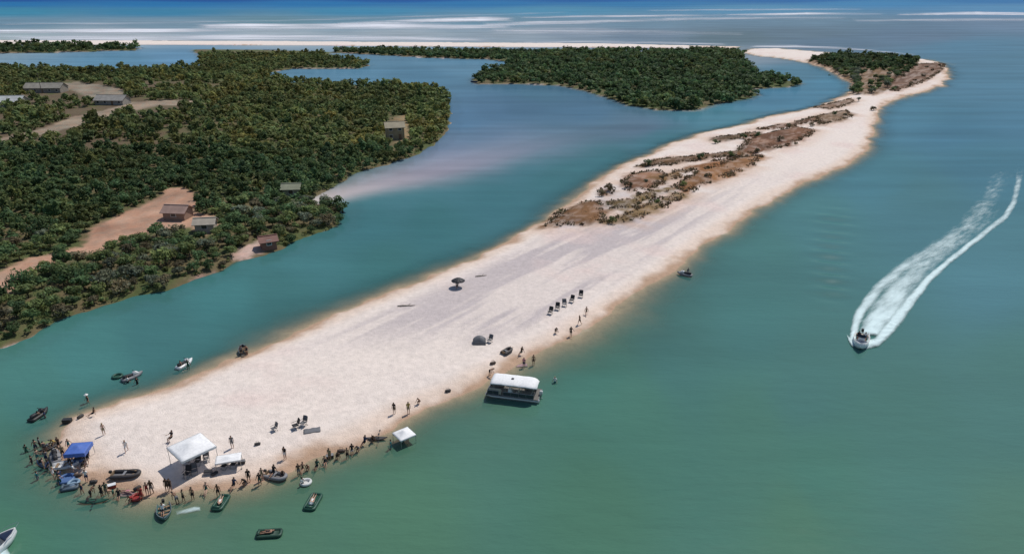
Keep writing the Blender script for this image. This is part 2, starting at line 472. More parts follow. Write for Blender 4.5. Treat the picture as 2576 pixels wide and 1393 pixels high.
# ------------------------------------------------------------------ the water: colour by what lies below (silt green, teal channel, shoals, deep sea)
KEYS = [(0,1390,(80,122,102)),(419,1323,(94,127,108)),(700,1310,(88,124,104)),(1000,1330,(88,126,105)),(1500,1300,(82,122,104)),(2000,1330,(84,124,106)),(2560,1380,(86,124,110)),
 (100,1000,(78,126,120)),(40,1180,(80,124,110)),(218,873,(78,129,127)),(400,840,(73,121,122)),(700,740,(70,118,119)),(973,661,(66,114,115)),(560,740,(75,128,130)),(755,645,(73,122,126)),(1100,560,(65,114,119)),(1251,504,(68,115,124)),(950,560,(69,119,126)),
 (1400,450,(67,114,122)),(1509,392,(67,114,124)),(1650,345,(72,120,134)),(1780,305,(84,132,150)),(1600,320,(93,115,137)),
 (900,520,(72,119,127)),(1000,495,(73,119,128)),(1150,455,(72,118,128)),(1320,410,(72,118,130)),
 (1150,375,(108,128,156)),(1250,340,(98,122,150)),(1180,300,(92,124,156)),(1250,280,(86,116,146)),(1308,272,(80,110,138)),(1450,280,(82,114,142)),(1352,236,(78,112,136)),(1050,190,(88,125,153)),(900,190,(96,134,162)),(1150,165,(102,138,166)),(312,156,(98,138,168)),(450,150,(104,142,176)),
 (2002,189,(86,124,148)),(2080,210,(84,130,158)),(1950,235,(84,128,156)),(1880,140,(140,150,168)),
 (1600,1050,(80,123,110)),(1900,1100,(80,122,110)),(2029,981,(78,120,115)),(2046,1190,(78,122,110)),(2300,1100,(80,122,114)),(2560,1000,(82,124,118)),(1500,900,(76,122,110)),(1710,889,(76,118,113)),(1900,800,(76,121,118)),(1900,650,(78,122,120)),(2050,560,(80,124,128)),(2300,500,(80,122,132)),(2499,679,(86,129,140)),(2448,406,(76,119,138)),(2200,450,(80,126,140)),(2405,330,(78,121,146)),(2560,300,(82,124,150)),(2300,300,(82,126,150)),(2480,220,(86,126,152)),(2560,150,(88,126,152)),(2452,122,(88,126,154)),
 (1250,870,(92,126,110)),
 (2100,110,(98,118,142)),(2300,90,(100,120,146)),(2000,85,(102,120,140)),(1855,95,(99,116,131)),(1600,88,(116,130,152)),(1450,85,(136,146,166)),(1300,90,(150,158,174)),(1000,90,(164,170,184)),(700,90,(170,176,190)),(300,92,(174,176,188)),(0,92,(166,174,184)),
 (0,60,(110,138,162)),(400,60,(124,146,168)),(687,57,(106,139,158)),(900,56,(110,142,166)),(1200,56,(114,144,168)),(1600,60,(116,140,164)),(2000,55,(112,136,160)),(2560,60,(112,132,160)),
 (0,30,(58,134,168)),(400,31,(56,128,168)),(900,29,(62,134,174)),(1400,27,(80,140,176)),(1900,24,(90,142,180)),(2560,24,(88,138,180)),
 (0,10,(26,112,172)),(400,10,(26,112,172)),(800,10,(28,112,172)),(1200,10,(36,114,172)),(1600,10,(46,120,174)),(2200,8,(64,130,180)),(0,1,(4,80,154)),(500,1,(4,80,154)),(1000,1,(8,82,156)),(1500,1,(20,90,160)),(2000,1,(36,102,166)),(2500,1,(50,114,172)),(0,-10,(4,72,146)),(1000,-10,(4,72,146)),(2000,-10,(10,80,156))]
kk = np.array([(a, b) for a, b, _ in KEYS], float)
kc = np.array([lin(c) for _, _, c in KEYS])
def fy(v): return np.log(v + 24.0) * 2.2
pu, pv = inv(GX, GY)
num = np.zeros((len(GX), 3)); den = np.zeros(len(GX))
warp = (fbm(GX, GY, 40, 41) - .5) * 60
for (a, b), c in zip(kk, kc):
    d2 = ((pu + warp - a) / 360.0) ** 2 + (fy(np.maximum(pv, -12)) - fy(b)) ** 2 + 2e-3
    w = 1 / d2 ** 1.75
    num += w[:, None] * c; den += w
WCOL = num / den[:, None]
# stirred-up pale silt over the submerged bar
bd, bt = bar_dist(GX, GY)
bw = (4.5 + 15 * bt) * (.75 + .5 * fbm(GX, GY, 14, 42))
upper = GY > np.interp(GX, BAR[:, 0], BAR[:, 1])           # fades slowly towards the far side, quickly on the near side
wgt = np.exp(-(bd / np.where(upper, bw * 1.5, bw)) ** 2)
bc = np.stack([np.interp(bt, (0, .2, .45, .7, 1), lin([a, b, c, d, e])) for a, b, c, d, e in ((222, 196, 170, 138, 98), (202, 178, 158, 142, 122), (202, 184, 176, 164, 146))], 1)
wgt = (wgt * np.interp(bt, (0, .7, 1), (1, .9, .35)) * (D[0] < -8))[:, None]
WCOL = WCOL * (1 - wgt) + bc * wgt
# long streaks of silt and seagrass along the tide
stv = np.log(np.maximum(GY, 1)) * 60
streak = fbm(GX * .02 * 200 / np.maximum(GY, 60), stv, 1.3, 51) - .5
WCOL = WCOL * (1 + streak[:, None] * np.clip((GY - 90) / 500, .05, .30)[:, None])

WATER_GAIN = np.array([.80, .885, .835])        # surveyed colour of the lit water -> its own colour
def water_material():
    m = bpy.data.materials.new('sea_water'); m.use_nodes = True
    N, K = m.node_tree.nodes, m.node_tree.links
    b = N['Principled BSDF']
    b.inputs['Roughness'].default_value = 1.0; b.inputs['Specular IOR Level'].default_value = 0.0
    at = N.new('ShaderNodeAttribute'); at.attribute_name = 'tone'
    geo = N.new('ShaderNodeNewGeometry')
    mp = N.new('ShaderNodeMapping'); mp.inputs['Scale'].default_value = (.35, 1.0, 1.0); mp.inputs['Rotation'].default_value = (0, 0, .12)
    K.new(geo.outputs['Position'], mp.inputs['Vector'])
    n1 = N.new('ShaderNodeTexNoise'); n1.inputs['Scale'].default_value = .55; n1.inputs['Detail'].default_value = 6; n1.inputs['Roughness'].default_value = .6
    n2 = N.new('ShaderNodeTexNoise'); n2.inputs['Scale'].default_value = .045; n2.inputs['Detail'].default_value = 5
    K.new(mp.outputs['Vector'], n1.inputs['Vector']); K.new(mp.outputs['Vector'], n2.inputs['Vector'])
    mr = N.new('ShaderNodeMapRange'); mr.inputs['From Min'].default_value = .3; mr.inputs['From Max'].default_value = .7
    mr.inputs['To Min'].default_value = .90; mr.inputs['To Max'].default_value = 1.10
    K.new(n2.outputs['Fac'], mr.inputs['Value'])
    mx = N.new('ShaderNodeMix'); mx.data_type = 'RGBA'; mx.blend_type = 'MULTIPLY'; mx.inputs['Factor'].default_value = 1
    K.new(at.outputs['Color'], mx.inputs['A']); K.new(mr.outputs['Result'], mx.inputs['B'])
    K.new(mx.outputs['Result'], b.inputs['Base Color'])
    bp = N.new('ShaderNodeBump'); bp.inputs['Strength'].default_value = .6; bp.inputs['Distance'].default_value = .34
    K.new(n1.outputs['Fac'], bp.inputs['Height']); K.new(bp.outputs['Normal'], b.inputs['Normal'])
    op = N.new('ShaderNodeAttribute'); op.attribute_name = 'murk'
    tr = N.new('ShaderNodeBsdfTransparent'); tr.inputs['Color'].default_value = (.9, .97, .95, 1)
    ms = N.new('ShaderNodeMixShader')
    # a wind-roughened sea mirrors far less at a grazing look than flat water: the gloss is capped
    gl = N.new('ShaderNodeBsdfGlossy'); gl.inputs['Roughness'].default_value = .16
    fr = N.new('ShaderNodeFresnel'); fr.inputs['IOR'].default_value = 1.33
    mn = N.new('ShaderNodeMath'); mn.operation = 'MINIMUM'; mn.inputs[1].default_value = .085
    K.new(fr.outputs['Fac'], mn.inputs[0])
    mg = N.new('ShaderNodeMixShader')
    K.new(mn.outputs[0], mg.inputs['Fac']); K.new(b.outputs['BSDF'], mg.inputs[1]); K.new(gl.outputs['BSDF'], mg.inputs[2])
    K.new(op.outputs['Fac'], ms.inputs['Fac']); K.new(tr.outputs['BSDF'], ms.inputs[1]); K.new(mg.outputs['Shader'], ms.inputs[2])
    K.new(ms.outputs['Shader'], N['Material Output'].inputs['Surface'])
    return m
M_WATER = water_material()
q = Q[hq.min(1) < 0.12]
u, q2 = np.unique(q, return_inverse=True)
murk = 1 - np.exp(-np.maximum(-GH[u], 0) * 1.9)
murk = np.clip(murk / (1 - math.exp(-1.9 * 1.65)), 0.02, 1)
# over the bar the water is thick with stirred-up silt
murk = np.maximum(murk, .93 * sstep(-12, -18, D[0][u]) * sstep(1.5, -.5, D[1][u]) * sstep(700, 600, GY[u]) * (D[2][u] < -6))
# low wind waves and the boat's bow waves, as real height of the water
def chop(x, y):
    px, py = inv(x, y)
    z = (fbm(x, y, 2.5, 61) - .5) * .06
    # bow waves spreading to the left of the running boat
    win = np.exp(-((px - 2092 + (py - 640) * .05) / 46.0) ** 2) * sstep(495, 560, py) * sstep(800, 730, py)
    z = z + win * .27 * np.sin((y + .42 * x) * .816 + 1.2 * fbm(x, y, 12, 62)) * (.6 + .8 * vn(x, y, 9, 63))
    return z
deep = sstep(0, 1, np.maximum(-GH[u], 0))
rr = np.hypot(GX[u], GY[u])
wz = chop(GX[u], GY[u]) * deep * sstep(700, 250, rr)
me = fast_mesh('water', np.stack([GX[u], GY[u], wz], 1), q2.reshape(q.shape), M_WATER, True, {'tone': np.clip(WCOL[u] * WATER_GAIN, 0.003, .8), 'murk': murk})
tag(link(bpy.data.objects.new('water', me)), kind='structure')

# ------------------------------------------------------------------ trees
LEAF = {k: mat('foliage_' + k, c, 0.75, 0.3, 1.2, spec=0.25, attr='tint', rnd=0.3, trans=0.38) for k, c in
        dict(dark=(.092, .150, .060), olive=(.150, .192, .070), brown=(.175, .150, .088), grey=(.165, .188, .124)).items()}
M_BARK = mat('grey_bark', (.12, .10, .08), .9, .3, 5, .4)
M_DEAD = mat('bleached_wood', (.36, .31, .26), .9, .3, 5, .3)

def crown_arrays(rng, R, H, blobs, per, leaf, base=0.0, squash=.7):
    """leaf clumps spread through the volume of a crown"""
    V, F, T = [], [], []
    for b in range(blobs):
        a = rng.uniform(0, 2 * math.pi); rad = R * .72 * math.sqrt(rng.random())
        zc = base + H * (.25 + .68 * rng.random() * (1 - .55 * (rad / R) ** 2))
        c = np.array([rad * math.cos(a), rad * math.sin(a), zc])
        br = R * rng.uniform(.28, .46)
        tone = rng.uniform(.62, 1.35)
        hue = rng.uniform(-.12, .12)
        p = rng.normal(size=(per, 3)); p /= np.linalg.norm(p, axis=1)[:, None]
        r = br * rng.uniform(.55, 1.0, per) ** .5
        pos = c + p * r[:, None] * np.array([1, 1, squash])
        nrm = p + np.array([0, 0, .55]) + rng.normal(size=(per, 3)) * .45
        nrm /= np.linalg.norm(nrm, axis=1)[:, None]
        t1 = np.cross(nrm, rng.normal(size=(per, 3))); t1 /= np.linalg.norm(t1, axis=1)[:, None]
        t2 = np.cross(nrm, t1)
        s = leaf * rng.uniform(.6, 1.25, per)[:, None]
        q = np.stack([pos - t1 * s, pos - t2 * s * .55, pos + t1 * s, pos + t2 * s * .55], 1)
        i0 = len(V) * 4 * per
        V.append(q.reshape(-1, 3)); F.append(np.arange(per * 4).reshape(per, 4) + b * per * 4)
        tt = tone * rng.uniform(.8, 1.2, per)
        col = np.stack([tt * (1 + hue), tt, tt * (1 - hue)], 1)
        T.append(np.repeat(col, 4, 0))
    return np.concatenate(V), np.concatenate(F), np.concatenate(T)

def trunk_shape(rng, H, r, props=0, spread=1.4, limbs=4):
    m = MB()
    lean = rng.uniform(-.35, .35, 2)
    m.tube([(0, 0, -.4), (lean[0] * .3, lean[1] * .3, H * .35), (lean[0], lean[1], H * .8)], [r * 1.25, r, r * .45], 7)
    for k in range(limbs):
        a = 6.28 * k / limbs + rng.uniform(-.4, .4); z = H * rng.uniform(.3, .5)
        m.tube([(lean[0] * .4, lean[1] * .4, z), (spread * .5 * math.cos(a), spread * .5 * math.sin(a), z + H * .2), (spread * math.cos(a), spread * math.sin(a), z + H * .38)], [r * .55, r * .38, r * .15], 5)
    for k in range(props):
        a = 6.28 * k / props + rng.uniform(-.3, .3); q = rng.uniform(.9, 1.5)
        m.tube([(0, 0, H * .22), (q * .6 * math.cos(a), q * .6 * math.sin(a), H * .17), (q * math.cos(a), q * math.sin(a), -.4)], [r * .3, r * .26, r * .2], 5)
    return m

def tree_kind(name, seed, R, H, blobs, per, leaf, props=0, base=.9):
    rng = np.random.default_rng(seed)
    tm = trunk_shape(rng, H, .07 + .02 * R, props, R * .6).mesh('trunk', M_BARK, True)
    V, F, T = crown_arrays(rng, R, H - base, blobs, per, leaf, base)
    cm = fast_mesh('crown', V, F, LEAF['dark'], False, {'tint': T})
    return name, tm, cm
KINDS = [tree_kind('mangrove_tree', 100 + k, 1.75 + .28 * (k % 4), 2.3 + .36 * (k % 5), 16, 34, .29, 4) for k in range(8)]
SHRUB = [tree_kind('shrub', 200 + k, 1.15 + .15 * k, 1.5 + .15 * k, 9, 24, .22, 0, .15) for k in range(4)]

def plant(kind, x, y, z, s, leafkey, label, cat, group, name=None, sz=None):
    nm, tm, cm = kind
    root = empty(name or nm, (x, y, z), random.uniform(0, 6.28))
    root.scale = (s, s, s * (sz or random.uniform(.85, 1.2)))
    tag(root, label, cat, group)
    link(bpy.data.objects.new('trunk', tm), root)
    c = link(bpy.data.objects.new('crown', cm), root)
    c.material_slots[0].link = 'OBJECT'; c.material_slots[0].material = LEAF[leafkey]
    return root

# houses keep their own ground clear: px, py, length, depth, wall height, turn, walls, roof, storeys, label
HOUSES = [
 (28, 268, 13, 8, 2.8, .12, (.36,.34,.30), (.46,.47,.46), 'pale house with a white metal roof at the left edge of the photo'),
 (118, 232, 19, 8, 2.8, .05, (.27,.24,.20), (.27,.25,.21), 'long low house with a beige roof behind the settlement road'),
 (285, 262, 14, 7, 2.4, -.06, (.30,.28,.25), (.29,.275,.25), 'long grey roofed house beside the settlement road'),
 (994, 348, 6.5, 5.5, 4.6, .25, (.30,.25,.16), (.28,.24,.16), 'tan two storey house among trees near the right tip of the mainland'),
 (450, 548, 5.2, 4.0, 2.1, -.1, (.30,.20,.15), (.33,.22,.18), 'reddish house standing in the pink sandy clearing'),
 (520, 580, 4.0, 3.0, 2.2, .15, (.44,.38,.31), (.40,.35,.28), 'cream shed on the right side of the sandy clearing'),
 (676, 622, 3.0, 2.5, 1.9, .5, (.24,.11,.08), (.20,.09,.07), 'red gabled hut at the small beach on the mainland shore'),
 (736, 492, 4.2, 3.4, 2.4, .1, (.30,.30,.23), (.24,.25,.17), 'pale green cottage beside the pink sand shoal'),
]
HP = []
def house(px, py, L, Dp, H, rz, wc, rc, label):
    x, y, z = ground(px, py)
    HP.append((x, y, max(L, Dp) * .5 + 1.0))
    key = '%d_%d' % (px, py)
    mw = mat('wall_paint_' + key, wc, .85, .12, .7); mr = mat('roof_metal_' + key, rc, .6, .18, .6)
    mg = mat('window_glass', (.03, .04, .05), .08, 0, 1, spec=.6); mf = mat('white_trim', (.6, .6, .57), .6, .05)
    md = mat('door_wood', (.16, .10, .06), .6, .15)
    root = empty('house', (x, y, z - .1), rz)
    tag(root, label, 'house')
    m = MB()
    g = min(Dp * .28, 2.2)                                   # gable height
    P = [(-L/2,-Dp/2,-.6),(L/2,-Dp/2,-.6),(L/2,Dp/2,-.6),(-L/2,Dp/2,-.6),(-L/2,-Dp/2,H),(L/2,-Dp/2,H),(L/2,Dp/2,H),(-L/2,Dp/2,H),(-L/2,0,H+g),(L/2,0,H+g)]
    m.add(P, [(0,1,5,4),(2,3,7,6),(1,2,6,9,5),(3,0,4,8,7)])
    m.build('wall', mw, root)
    m = MB(); o = .5; k = g / (Dp / 2)
    n = 8
    for sgn in (-1, 1):
        row = [[(-L/2-o + (L+2*o)*i/n, sgn*(Dp/2+o)*t, H+g+.14-k*(Dp/2+o)*t) for i in range(n+1)] for t in ((0,.33,.66,1) if sgn > 0 else (1,.66,.33,0))]
        m.sheet(row, .12)
    rf = m.build('roof', mr, root)
    MB().box((0,0,H+g+.17),(L+2*o,.35,.07)).build('ridge_cap', mr, rf)
    nw = max(1, int(L / 3.2))
    rows = [1.5] if H < 4 else [1.4, 3.9]
    for zz in rows:
        for i in range(nw):
            wx = -L/2 + L * (i + .5) / nw
            if zz < 2 and i == nw // 2 and nw > 1: continue
            w = min(1.2, L*.3)
            f = MB()
            for dx, dz, sx, sz2 in ((0,.55,w+.16,.1),(0,-.55,w+.16,.1),(-w/2-.03,0,.1,1.0),(w/2+.03,0,.1,1.0)):
                f.box((wx+dx,-Dp/2-.03,zz+dz),(sx,.1,sz2))
            fr = f.build('window', mf, root)
            MB().box((wx,-Dp/2-.01,zz),(w-.04,.03,1.0)).build('pane', mg, fr)
    if nw > 1:
        dx = -L/2 + L*(nw//2 + .5)/nw
        d = MB().box((dx,-Dp/2-.03,1.0),(1.0,.07,2.1)).build('door', md, root)
        MB().ball((dx+.38,-Dp/2-.09,1.0),.05,8,5).build('handle', mf, d)
for h in HOUSES: house(*h)

# where trees may stand on the mainland
def scatter(polyi, n_try, spacing, margin, bbox, ok=None):
    x = RNG.uniform(bbox[0], bbox[1], n_try); y = RNG.uniform(bbox[2], bbox[3], n_try)
    Dm = sdf((SPIT, MAIN, ISLE, FARL, BARR)[polyi], x, y)
    k = Dm > margin
    if polyi == 1:
        for ci, p in enumerate(CLEAR):
            deep = (2.5, 5.5) if ci in (0, 1, 5, 6, 7) else (6, 13)
            k &= (sdf(p, x, y) < -.3) & (sdf(p, x, y + deep[0]) < -.1) & (sdf(p, x, y + deep[1]) < .3)
        px, py = inv(x, y)
        k &= ~((px < 560) & (py > 205) & (py < 385) & (fbm(x, y, 16, 77) > .53))
        for hx, hy, hr in HP: k &= np.hypot(x - hx, (y - hy) * .6 + 2.0) > hr
    if ok is not None: k &= ok(x, y)
    x, y, Dm = x[k], y[k], Dm[k]
    cell = {}; keep = []
    for i in range(len(x)):
        ci, cj = int(x[i] // spacing), int(y[i] // spacing)
        if all((x[i]-x[j])**2 + (y[i]-y[j])**2 > spacing**2 for a in (-1,0,1) for b in (-1,0,1) for j in cell.get((ci+a, cj+b), ())):
            cell.setdefault((ci, cj), []).append(i); keep.append(i)
    return x[keep], y[keep], Dm[keep]
bb = (MAIN[:,0].min(), min(240, MAIN[:,0].max()), MAIN[:,1].min(), 700)
def seen(x, y):
    px, py = inv(x, y); return (px > -170) & (px < 2700)
mx, my, md = scatter(1, 90000, 2.65, .3, (-230, 0, 84, 235), seen)
o = np.argsort(np.hypot(mx, my)); mx, my, md = mx[o], my[o], md[o]
TREE_LIMIT = 200
px_, py_ = inv(mx, my)
vis = px_ > -60
ind = np.where(vis)[0][:TREE_LIMIT]
indset = set(ind.tolist())
clear0 = sdf(CLEAR[0], mx, my)
MARKS = [(450, 548, 'the reddish house'), (520, 580, 'the cream shed'), (676, 622, 'the red hut'), (736, 492, 'the green cottage'), (856, 540, 'the point tree'), (300, 575, 'the pink clearing'), (60, 720, 'the sandy track'), (625, 632, 'the little beach'), (200, 812, 'the muddy shore')]
MW = [(W(a, b), n) for a, b, n in MARKS]
def where_tree(x, y, d, c0, tone, s):
    size = 'small ' if s < .7 else ('large ' if s > .93 else '')
    (mx_, my_), nm = min(MW, key=lambda q: math.hypot(q[0][0] - x, q[0][1] - y))
    dx, dy = x - mx_, y - my_
    side = ('left of ' if dx < 0 else 'right of ') if abs(dx) > abs(dy) * .7 else ('behind ' if dy > 0 else 'in front of ')
    return size + tone + ' tree ' + ('at the waterline ' if d < 3.2 else 'edging the clearing ' if c0 > -5 else '') + side + nm
for c, i in enumerate(ind):
    x, y, d = float(mx[i]), float(my[i]), float(md[i])
    s = random.uniform(.55, 1.12) * (0.85 if d < 3 else 1.0)
    r = random.random()
    if d < 3.2:
        lk = 'brown' if r < .35 else ('dark' if r < .75 else 'grey'); s *= .9
    elif clear0[i] > -5: lk = 'olive' if r < .5 else 'dark'
    else: lk = 'dark' if r < .42 else ('olive' if r < .76 else 'grey' if r < .9 else 'brown')
    lab, gr = where_tree(x, y, d, float(clear0[i]), {'dark': 'dark green', 'olive': 'olive green', 'grey': 'grey green', 'brown': 'brownish'}[lk], s), 'trees of the left bank'
    plant(KINDS[c % 8], x, y, zat(x, y) - .05, s, lk, lab, 'tree', gr)

def wood(name, xs, ys, seed, R, H, blobs, per, leaf, base=.3, mats='dark', kindlabel=None):
    """a far-off wood that reads as one mass"""
    rng = np.random.default_rng(seed)
    protos = [crown_arrays(rng, R * rng.uniform(.8, 1.2), H * rng.uniform(.8, 1.2), blobs, per, leaf, base) for _ in range(6)]
    V, F, T = [], [], []; nb = 0
    for i in range(len(xs)):
        v, f, t = protos[i % 6]
        a = rng.uniform(0, 6.28); ca, sa = math.cos(a), math.sin(a); s = rng.uniform(.55, 1.3)
        vv = np.stack([(v[:,0]*ca - v[:,1]*sa)*s + xs[i], (v[:,0]*sa + v[:,1]*ca)*s + ys[i], v[:,2]*s*rng.uniform(.8,1.2) + .4], 1)
        patch = float(fbm(np.array([xs[i]]), np.array([ys[i]]), 26.0, 78)[0]); dry = float(fbm(np.array([xs[i]]), np.array([ys[i]]), 15.0, 79)[0])
        tone = rng.uniform(.75, 1.25) * (.62 + .85 * patch); w = rng.uniform(-.08, .12) + max(0, dry - .55) * 1.5
        V.append(vv); F.append(f + nb); nb += len(vv); T.append(t * tone * np.array([1 + w, 1, 1 - w * .5]))
    me = fast_mesh(name, np.concatenate(V), np.concatenate(F), LEAF[mats], False, {'tint': np.concatenate(T)})
    return tag(link(bpy.data.objects.new(name, me)), kind='stuff')
rest = np.array([i for i in range(len(mx)) if i not in indset])
wood('mangrove_forest', mx[rest], my[rest], 11, 1.95, 3.1, 10, 20, .42)
fx, fy_, fd = scatter(1, 90000, 4.2, .8, (-420, 60, 235, 640), seen)
wood('inland_forest', fx, fy_, 12, 2.8, 3.8, 8, 15, .72, mats='olive')
ux, uy, ud = scatter(1, 40000, 1.7, .2, (-300, 0, 84, 480), seen)
sel = RNG.permutation(len(ux))[:13000]
wood('undergrowth', ux[sel], uy[sel], 15, 1.2, 1.3, 3, 11, .30, base=-.35, mats='olive')
ix, iy, idd = scatter(2, 60000, 5.2, .6, (ISLE[:,0].min(), ISLE[:,0].max(), ISLE[:,1].min(), ISLE[:,1].max()), seen)
wood('island_mangroves', ix, iy, 13, 3.2, 3.4, 9, 16, .85)
ix, iy, idd = scatter(3, 60000, 6.5, .6, (-560, FARL[:,0].max(), FARL[:,1].min(), FARL[:,1].max()), seen)
wood('far_shore_wood', ix, iy, 14, 3.8, 4.6, 8, 12, 1.1)

# trees and bushes of the far end of the sandbar
k = 0
tx, ty, _ = scatter(0, 20000, 3.7, 1.0, (Wp([(2030,230)])[0,0]-60, 460, 280, 640), lambda x, y: (sdf(PATCH[11], x, y) > .5) & ~((inv(x, y)[0] > 2160) & (inv(x, y)[1] > 176) & (fbm(x, y, 9, 81) > .44)))
go = np.argsort(np.hypot(tx, ty)); tx, ty = tx[go], ty[go]
for x, y in zip(tx[:64], ty[:64]):
    k += 1
    lk = ('dark', 'olive', 'grey')[k % 3]
    gpx, gpy = inv(x, y)
    col_ = {'dark': 'dark green', 'olive': 'olive green', 'grey': 'grey green'}[lk]
    lab = col_ + ' tree in the ' + ('left' if gpx < 2150 else 'middle' if gpx < 2215 else 'right') + (' front' if gpy > 200 else ' back') + ' of the far grove'
    plant(KINDS[k % 8], float(x), float(y), zat(x, y), random.uniform(.85, 1.25), lk, lab, 'tree', 'trees of the grove on the sandbar', name='beach_tree')
wood('grove_wood', tx[64:], ty[64:], 16, 2.5, 3.8, 10, 18, .6)
for px, py, s, lk, lab in [
    (2197, 278, 1.5, 'brown', 'single round dark bush on the pale beach near the far end of the sandbar'),
    (2160, 255, 1.1, 'grey', 'low dark bush in the sand just below the grove'),
    (2085, 190, 1.1, 'dark', 'low bush at the left tip of the grove'),
    (2255, 225, 1.0, 'brown', 'brown bush on the sand right of the grove'),
    (2300, 205, 1.1, 'brown', 'brown bush in the scrub strip right of the grove'),
    (2345, 180, 1.0, 'brown', 'brown bush near the outermost point of the sandbar'),
    (2270, 195, 1.3, 'brown', 'brown bush at the upper right edge of the far grove'),
    (2290, 218, 1.2, 'brown', 'brown bush lowest in the scrub right of the far grove'),
    (2322, 195, 1.3, 'brown', 'brown bush in the middle of the scrub at the outer sandbar end'),
    (2330, 172, 1.2, 'brown', 'brown bush at the top of the scrub at the outer sandbar end'),
    (2362, 168, 1.1, 'brown', 'brown bush at the very end of the outer scrub'),
    (2246, 228, 1.1, 'dark', 'dark bush below the right corner of the far grove'),
    (2100, 290, 1.2, 'dark', 'dark bush on the scrub beside the narrow neck of the sandbar'),
    (2125, 293, .9, 'grey', 'grey bush just right of the dark bush beside the neck'),
    (2040, 318, 1.1, 'brown', 'brown bush on the long scrub strip below the neck of the sandbar'),
    (1985, 325, 1.0, 'brown', 'brown bush in the middle of the long scrub strip'),
    (1905, 345, 1.3, 'dark', 'dark bush at the lower end of the long scrub strip'),
    (1870, 350, 1.2, 'dark', 'dark bush on the scrub strip beside the channel'),
    (1800, 362, 1.0, 'dark', 'dark bush at the left end of the scrub strip beside the channel'),
    (1960, 360, 1.1, 'brown', 'brown bush on the broad brown scrub patch'),
    (1905, 385, 1.0, 'brown', 'brown bush below the broad brown scrub patch'),
    (1760, 402, 1.2, 'dark', 'dark bush on the narrow olive scrub line'),
    (1840, 395, 1.0, 'dark', 'dark bush at the right end of the narrow olive scrub line'),
    (1630, 418, 1.1, 'dark', 'dark bush beside the channel above the pink sand'),
    (1665, 452, .9, 'brown', 'small brown bush right of the grey scrub clump'),
    (1580, 474, 1.1, 'brown', 'brown bush at the left of the grey scrub clump'),
    (1535, 484, 1.2, 'brown', 'round brown bush beside the channel above the large brown patch'),
    (1513, 494, .9, 'brown', 'smaller brown bush touching the round brown bush'),
    (1625, 462, 1.0, 'grey', 'grey bush in the middle of the grey scrub clump'),
    (1780, 450, 1.0, 'brown', 'brown bush on the orange brown scrub strip'),
    (1720, 470, .9, 'olive', 'olive bush at the lower end of the orange brown scrub strip'),
    (1540, 562, .9, 'olive', 'olive bush at the lower end of the olive scrub line'),
    (1655, 512, .9, 'olive', 'olive bush at the upper end of the olive scrub line'),
    (862, 535, 1.9, 'dark', 'lone dark tree on the point where the left bank meets the channel'),
    (848, 520, 1.4, 'dark', 'dark bush behind the lone tree on the point')]:
    x, y, z = ground(px, py)
    plant(SHRUB[k % 4], x, y, z + .02, s, lk, lab, 'bush' if 'bush' in lab else 'tree', None, name='dune_bush' if 'bush' in lab else 'shore_tree'); k += 1
# low dune scrub and grass: nobody could count it
gx, gy = [], []
for pi, p in enumerate(PATCH):
    if pi == 11: continue
    b0, b1 = p.min(0), p.max(0); area = (b1[0]-b0[0])*(b1[1]-b0[1])
    n = int(area * 4)
    x = RNG.uniform(b0[0], b1[0], n); y = RNG.uniform(b0[1], b1[1], n)
    kx = sdf(p, x, y) + (fbm(x, y, 2.5, 71) - .5) * 4
    keep = (kx > -.6) & (vn(x, y, 3.5, 72) > .30)
    gx.append(x[keep]); gy.append(y[keep])
gx, gy = np.concatenate(gx), np.concatenate(gy)
sel = RNG.permutation(len(gx))[:13000]; gx, gy = gx[sel], gy[sel]
gh = height(gx, gy)
V, F, T = [], [], []; nb = 0
for x, y, z in zip(gx, gy, gh):
    r = RNG.uniform(.25, .55); tone = RNG.uniform(.5, 1.3)
    hue = (1, 1, 1) if RNG.random() < .45 else ((.62, .82, .6) if RNG.random() < .6 else (1.1, .82, .7))
    for a in RNG.uniform(0, 6.28, 4):
        dx, dy = math.cos(a) * r, math.sin(a) * r; h = RNG.uniform(.25, .6)
        V.append([(x - dy*.35, y + dx*.35, z), (x + dy*.35, y - dx*.35, z), (x + dx + dy*.25, y + dy - dx*.25, z + h), (x + dx - dy*.25, y + dy + dx*.25, z + h)])
        F.append((nb, nb+1, nb+2, nb+3)); nb += 4
        T += [(tone * hue[0], tone * hue[1], tone * hue[2])] * 4
me = fast_mesh('dune_grass', np.array(V).reshape(-1, 3), np.array(F), mat('dry_grass', (.19, .135, .08), .8, .2, 1, attr='tint', trans=.2), False, {'tint': np.array(T)})
tag(link(bpy.data.objects.new('dune_grass', me)), kind='stuff')

# a utility pole in the settlement
x, y, z = ground(106, 236)
rt = tag(empty('utility_pole', (x, y, z), .3), 'tall dark utility pole standing behind the beige roofed house', 'pole')
MB().tube([(0,0,-.5),(0,0,11)], [.16,.11], 8).build('pole', M_BARK, rt)
MB().box((0,0,10.2),(2.4,.12,.14)).build('cross_arm', M_BARK, rt)

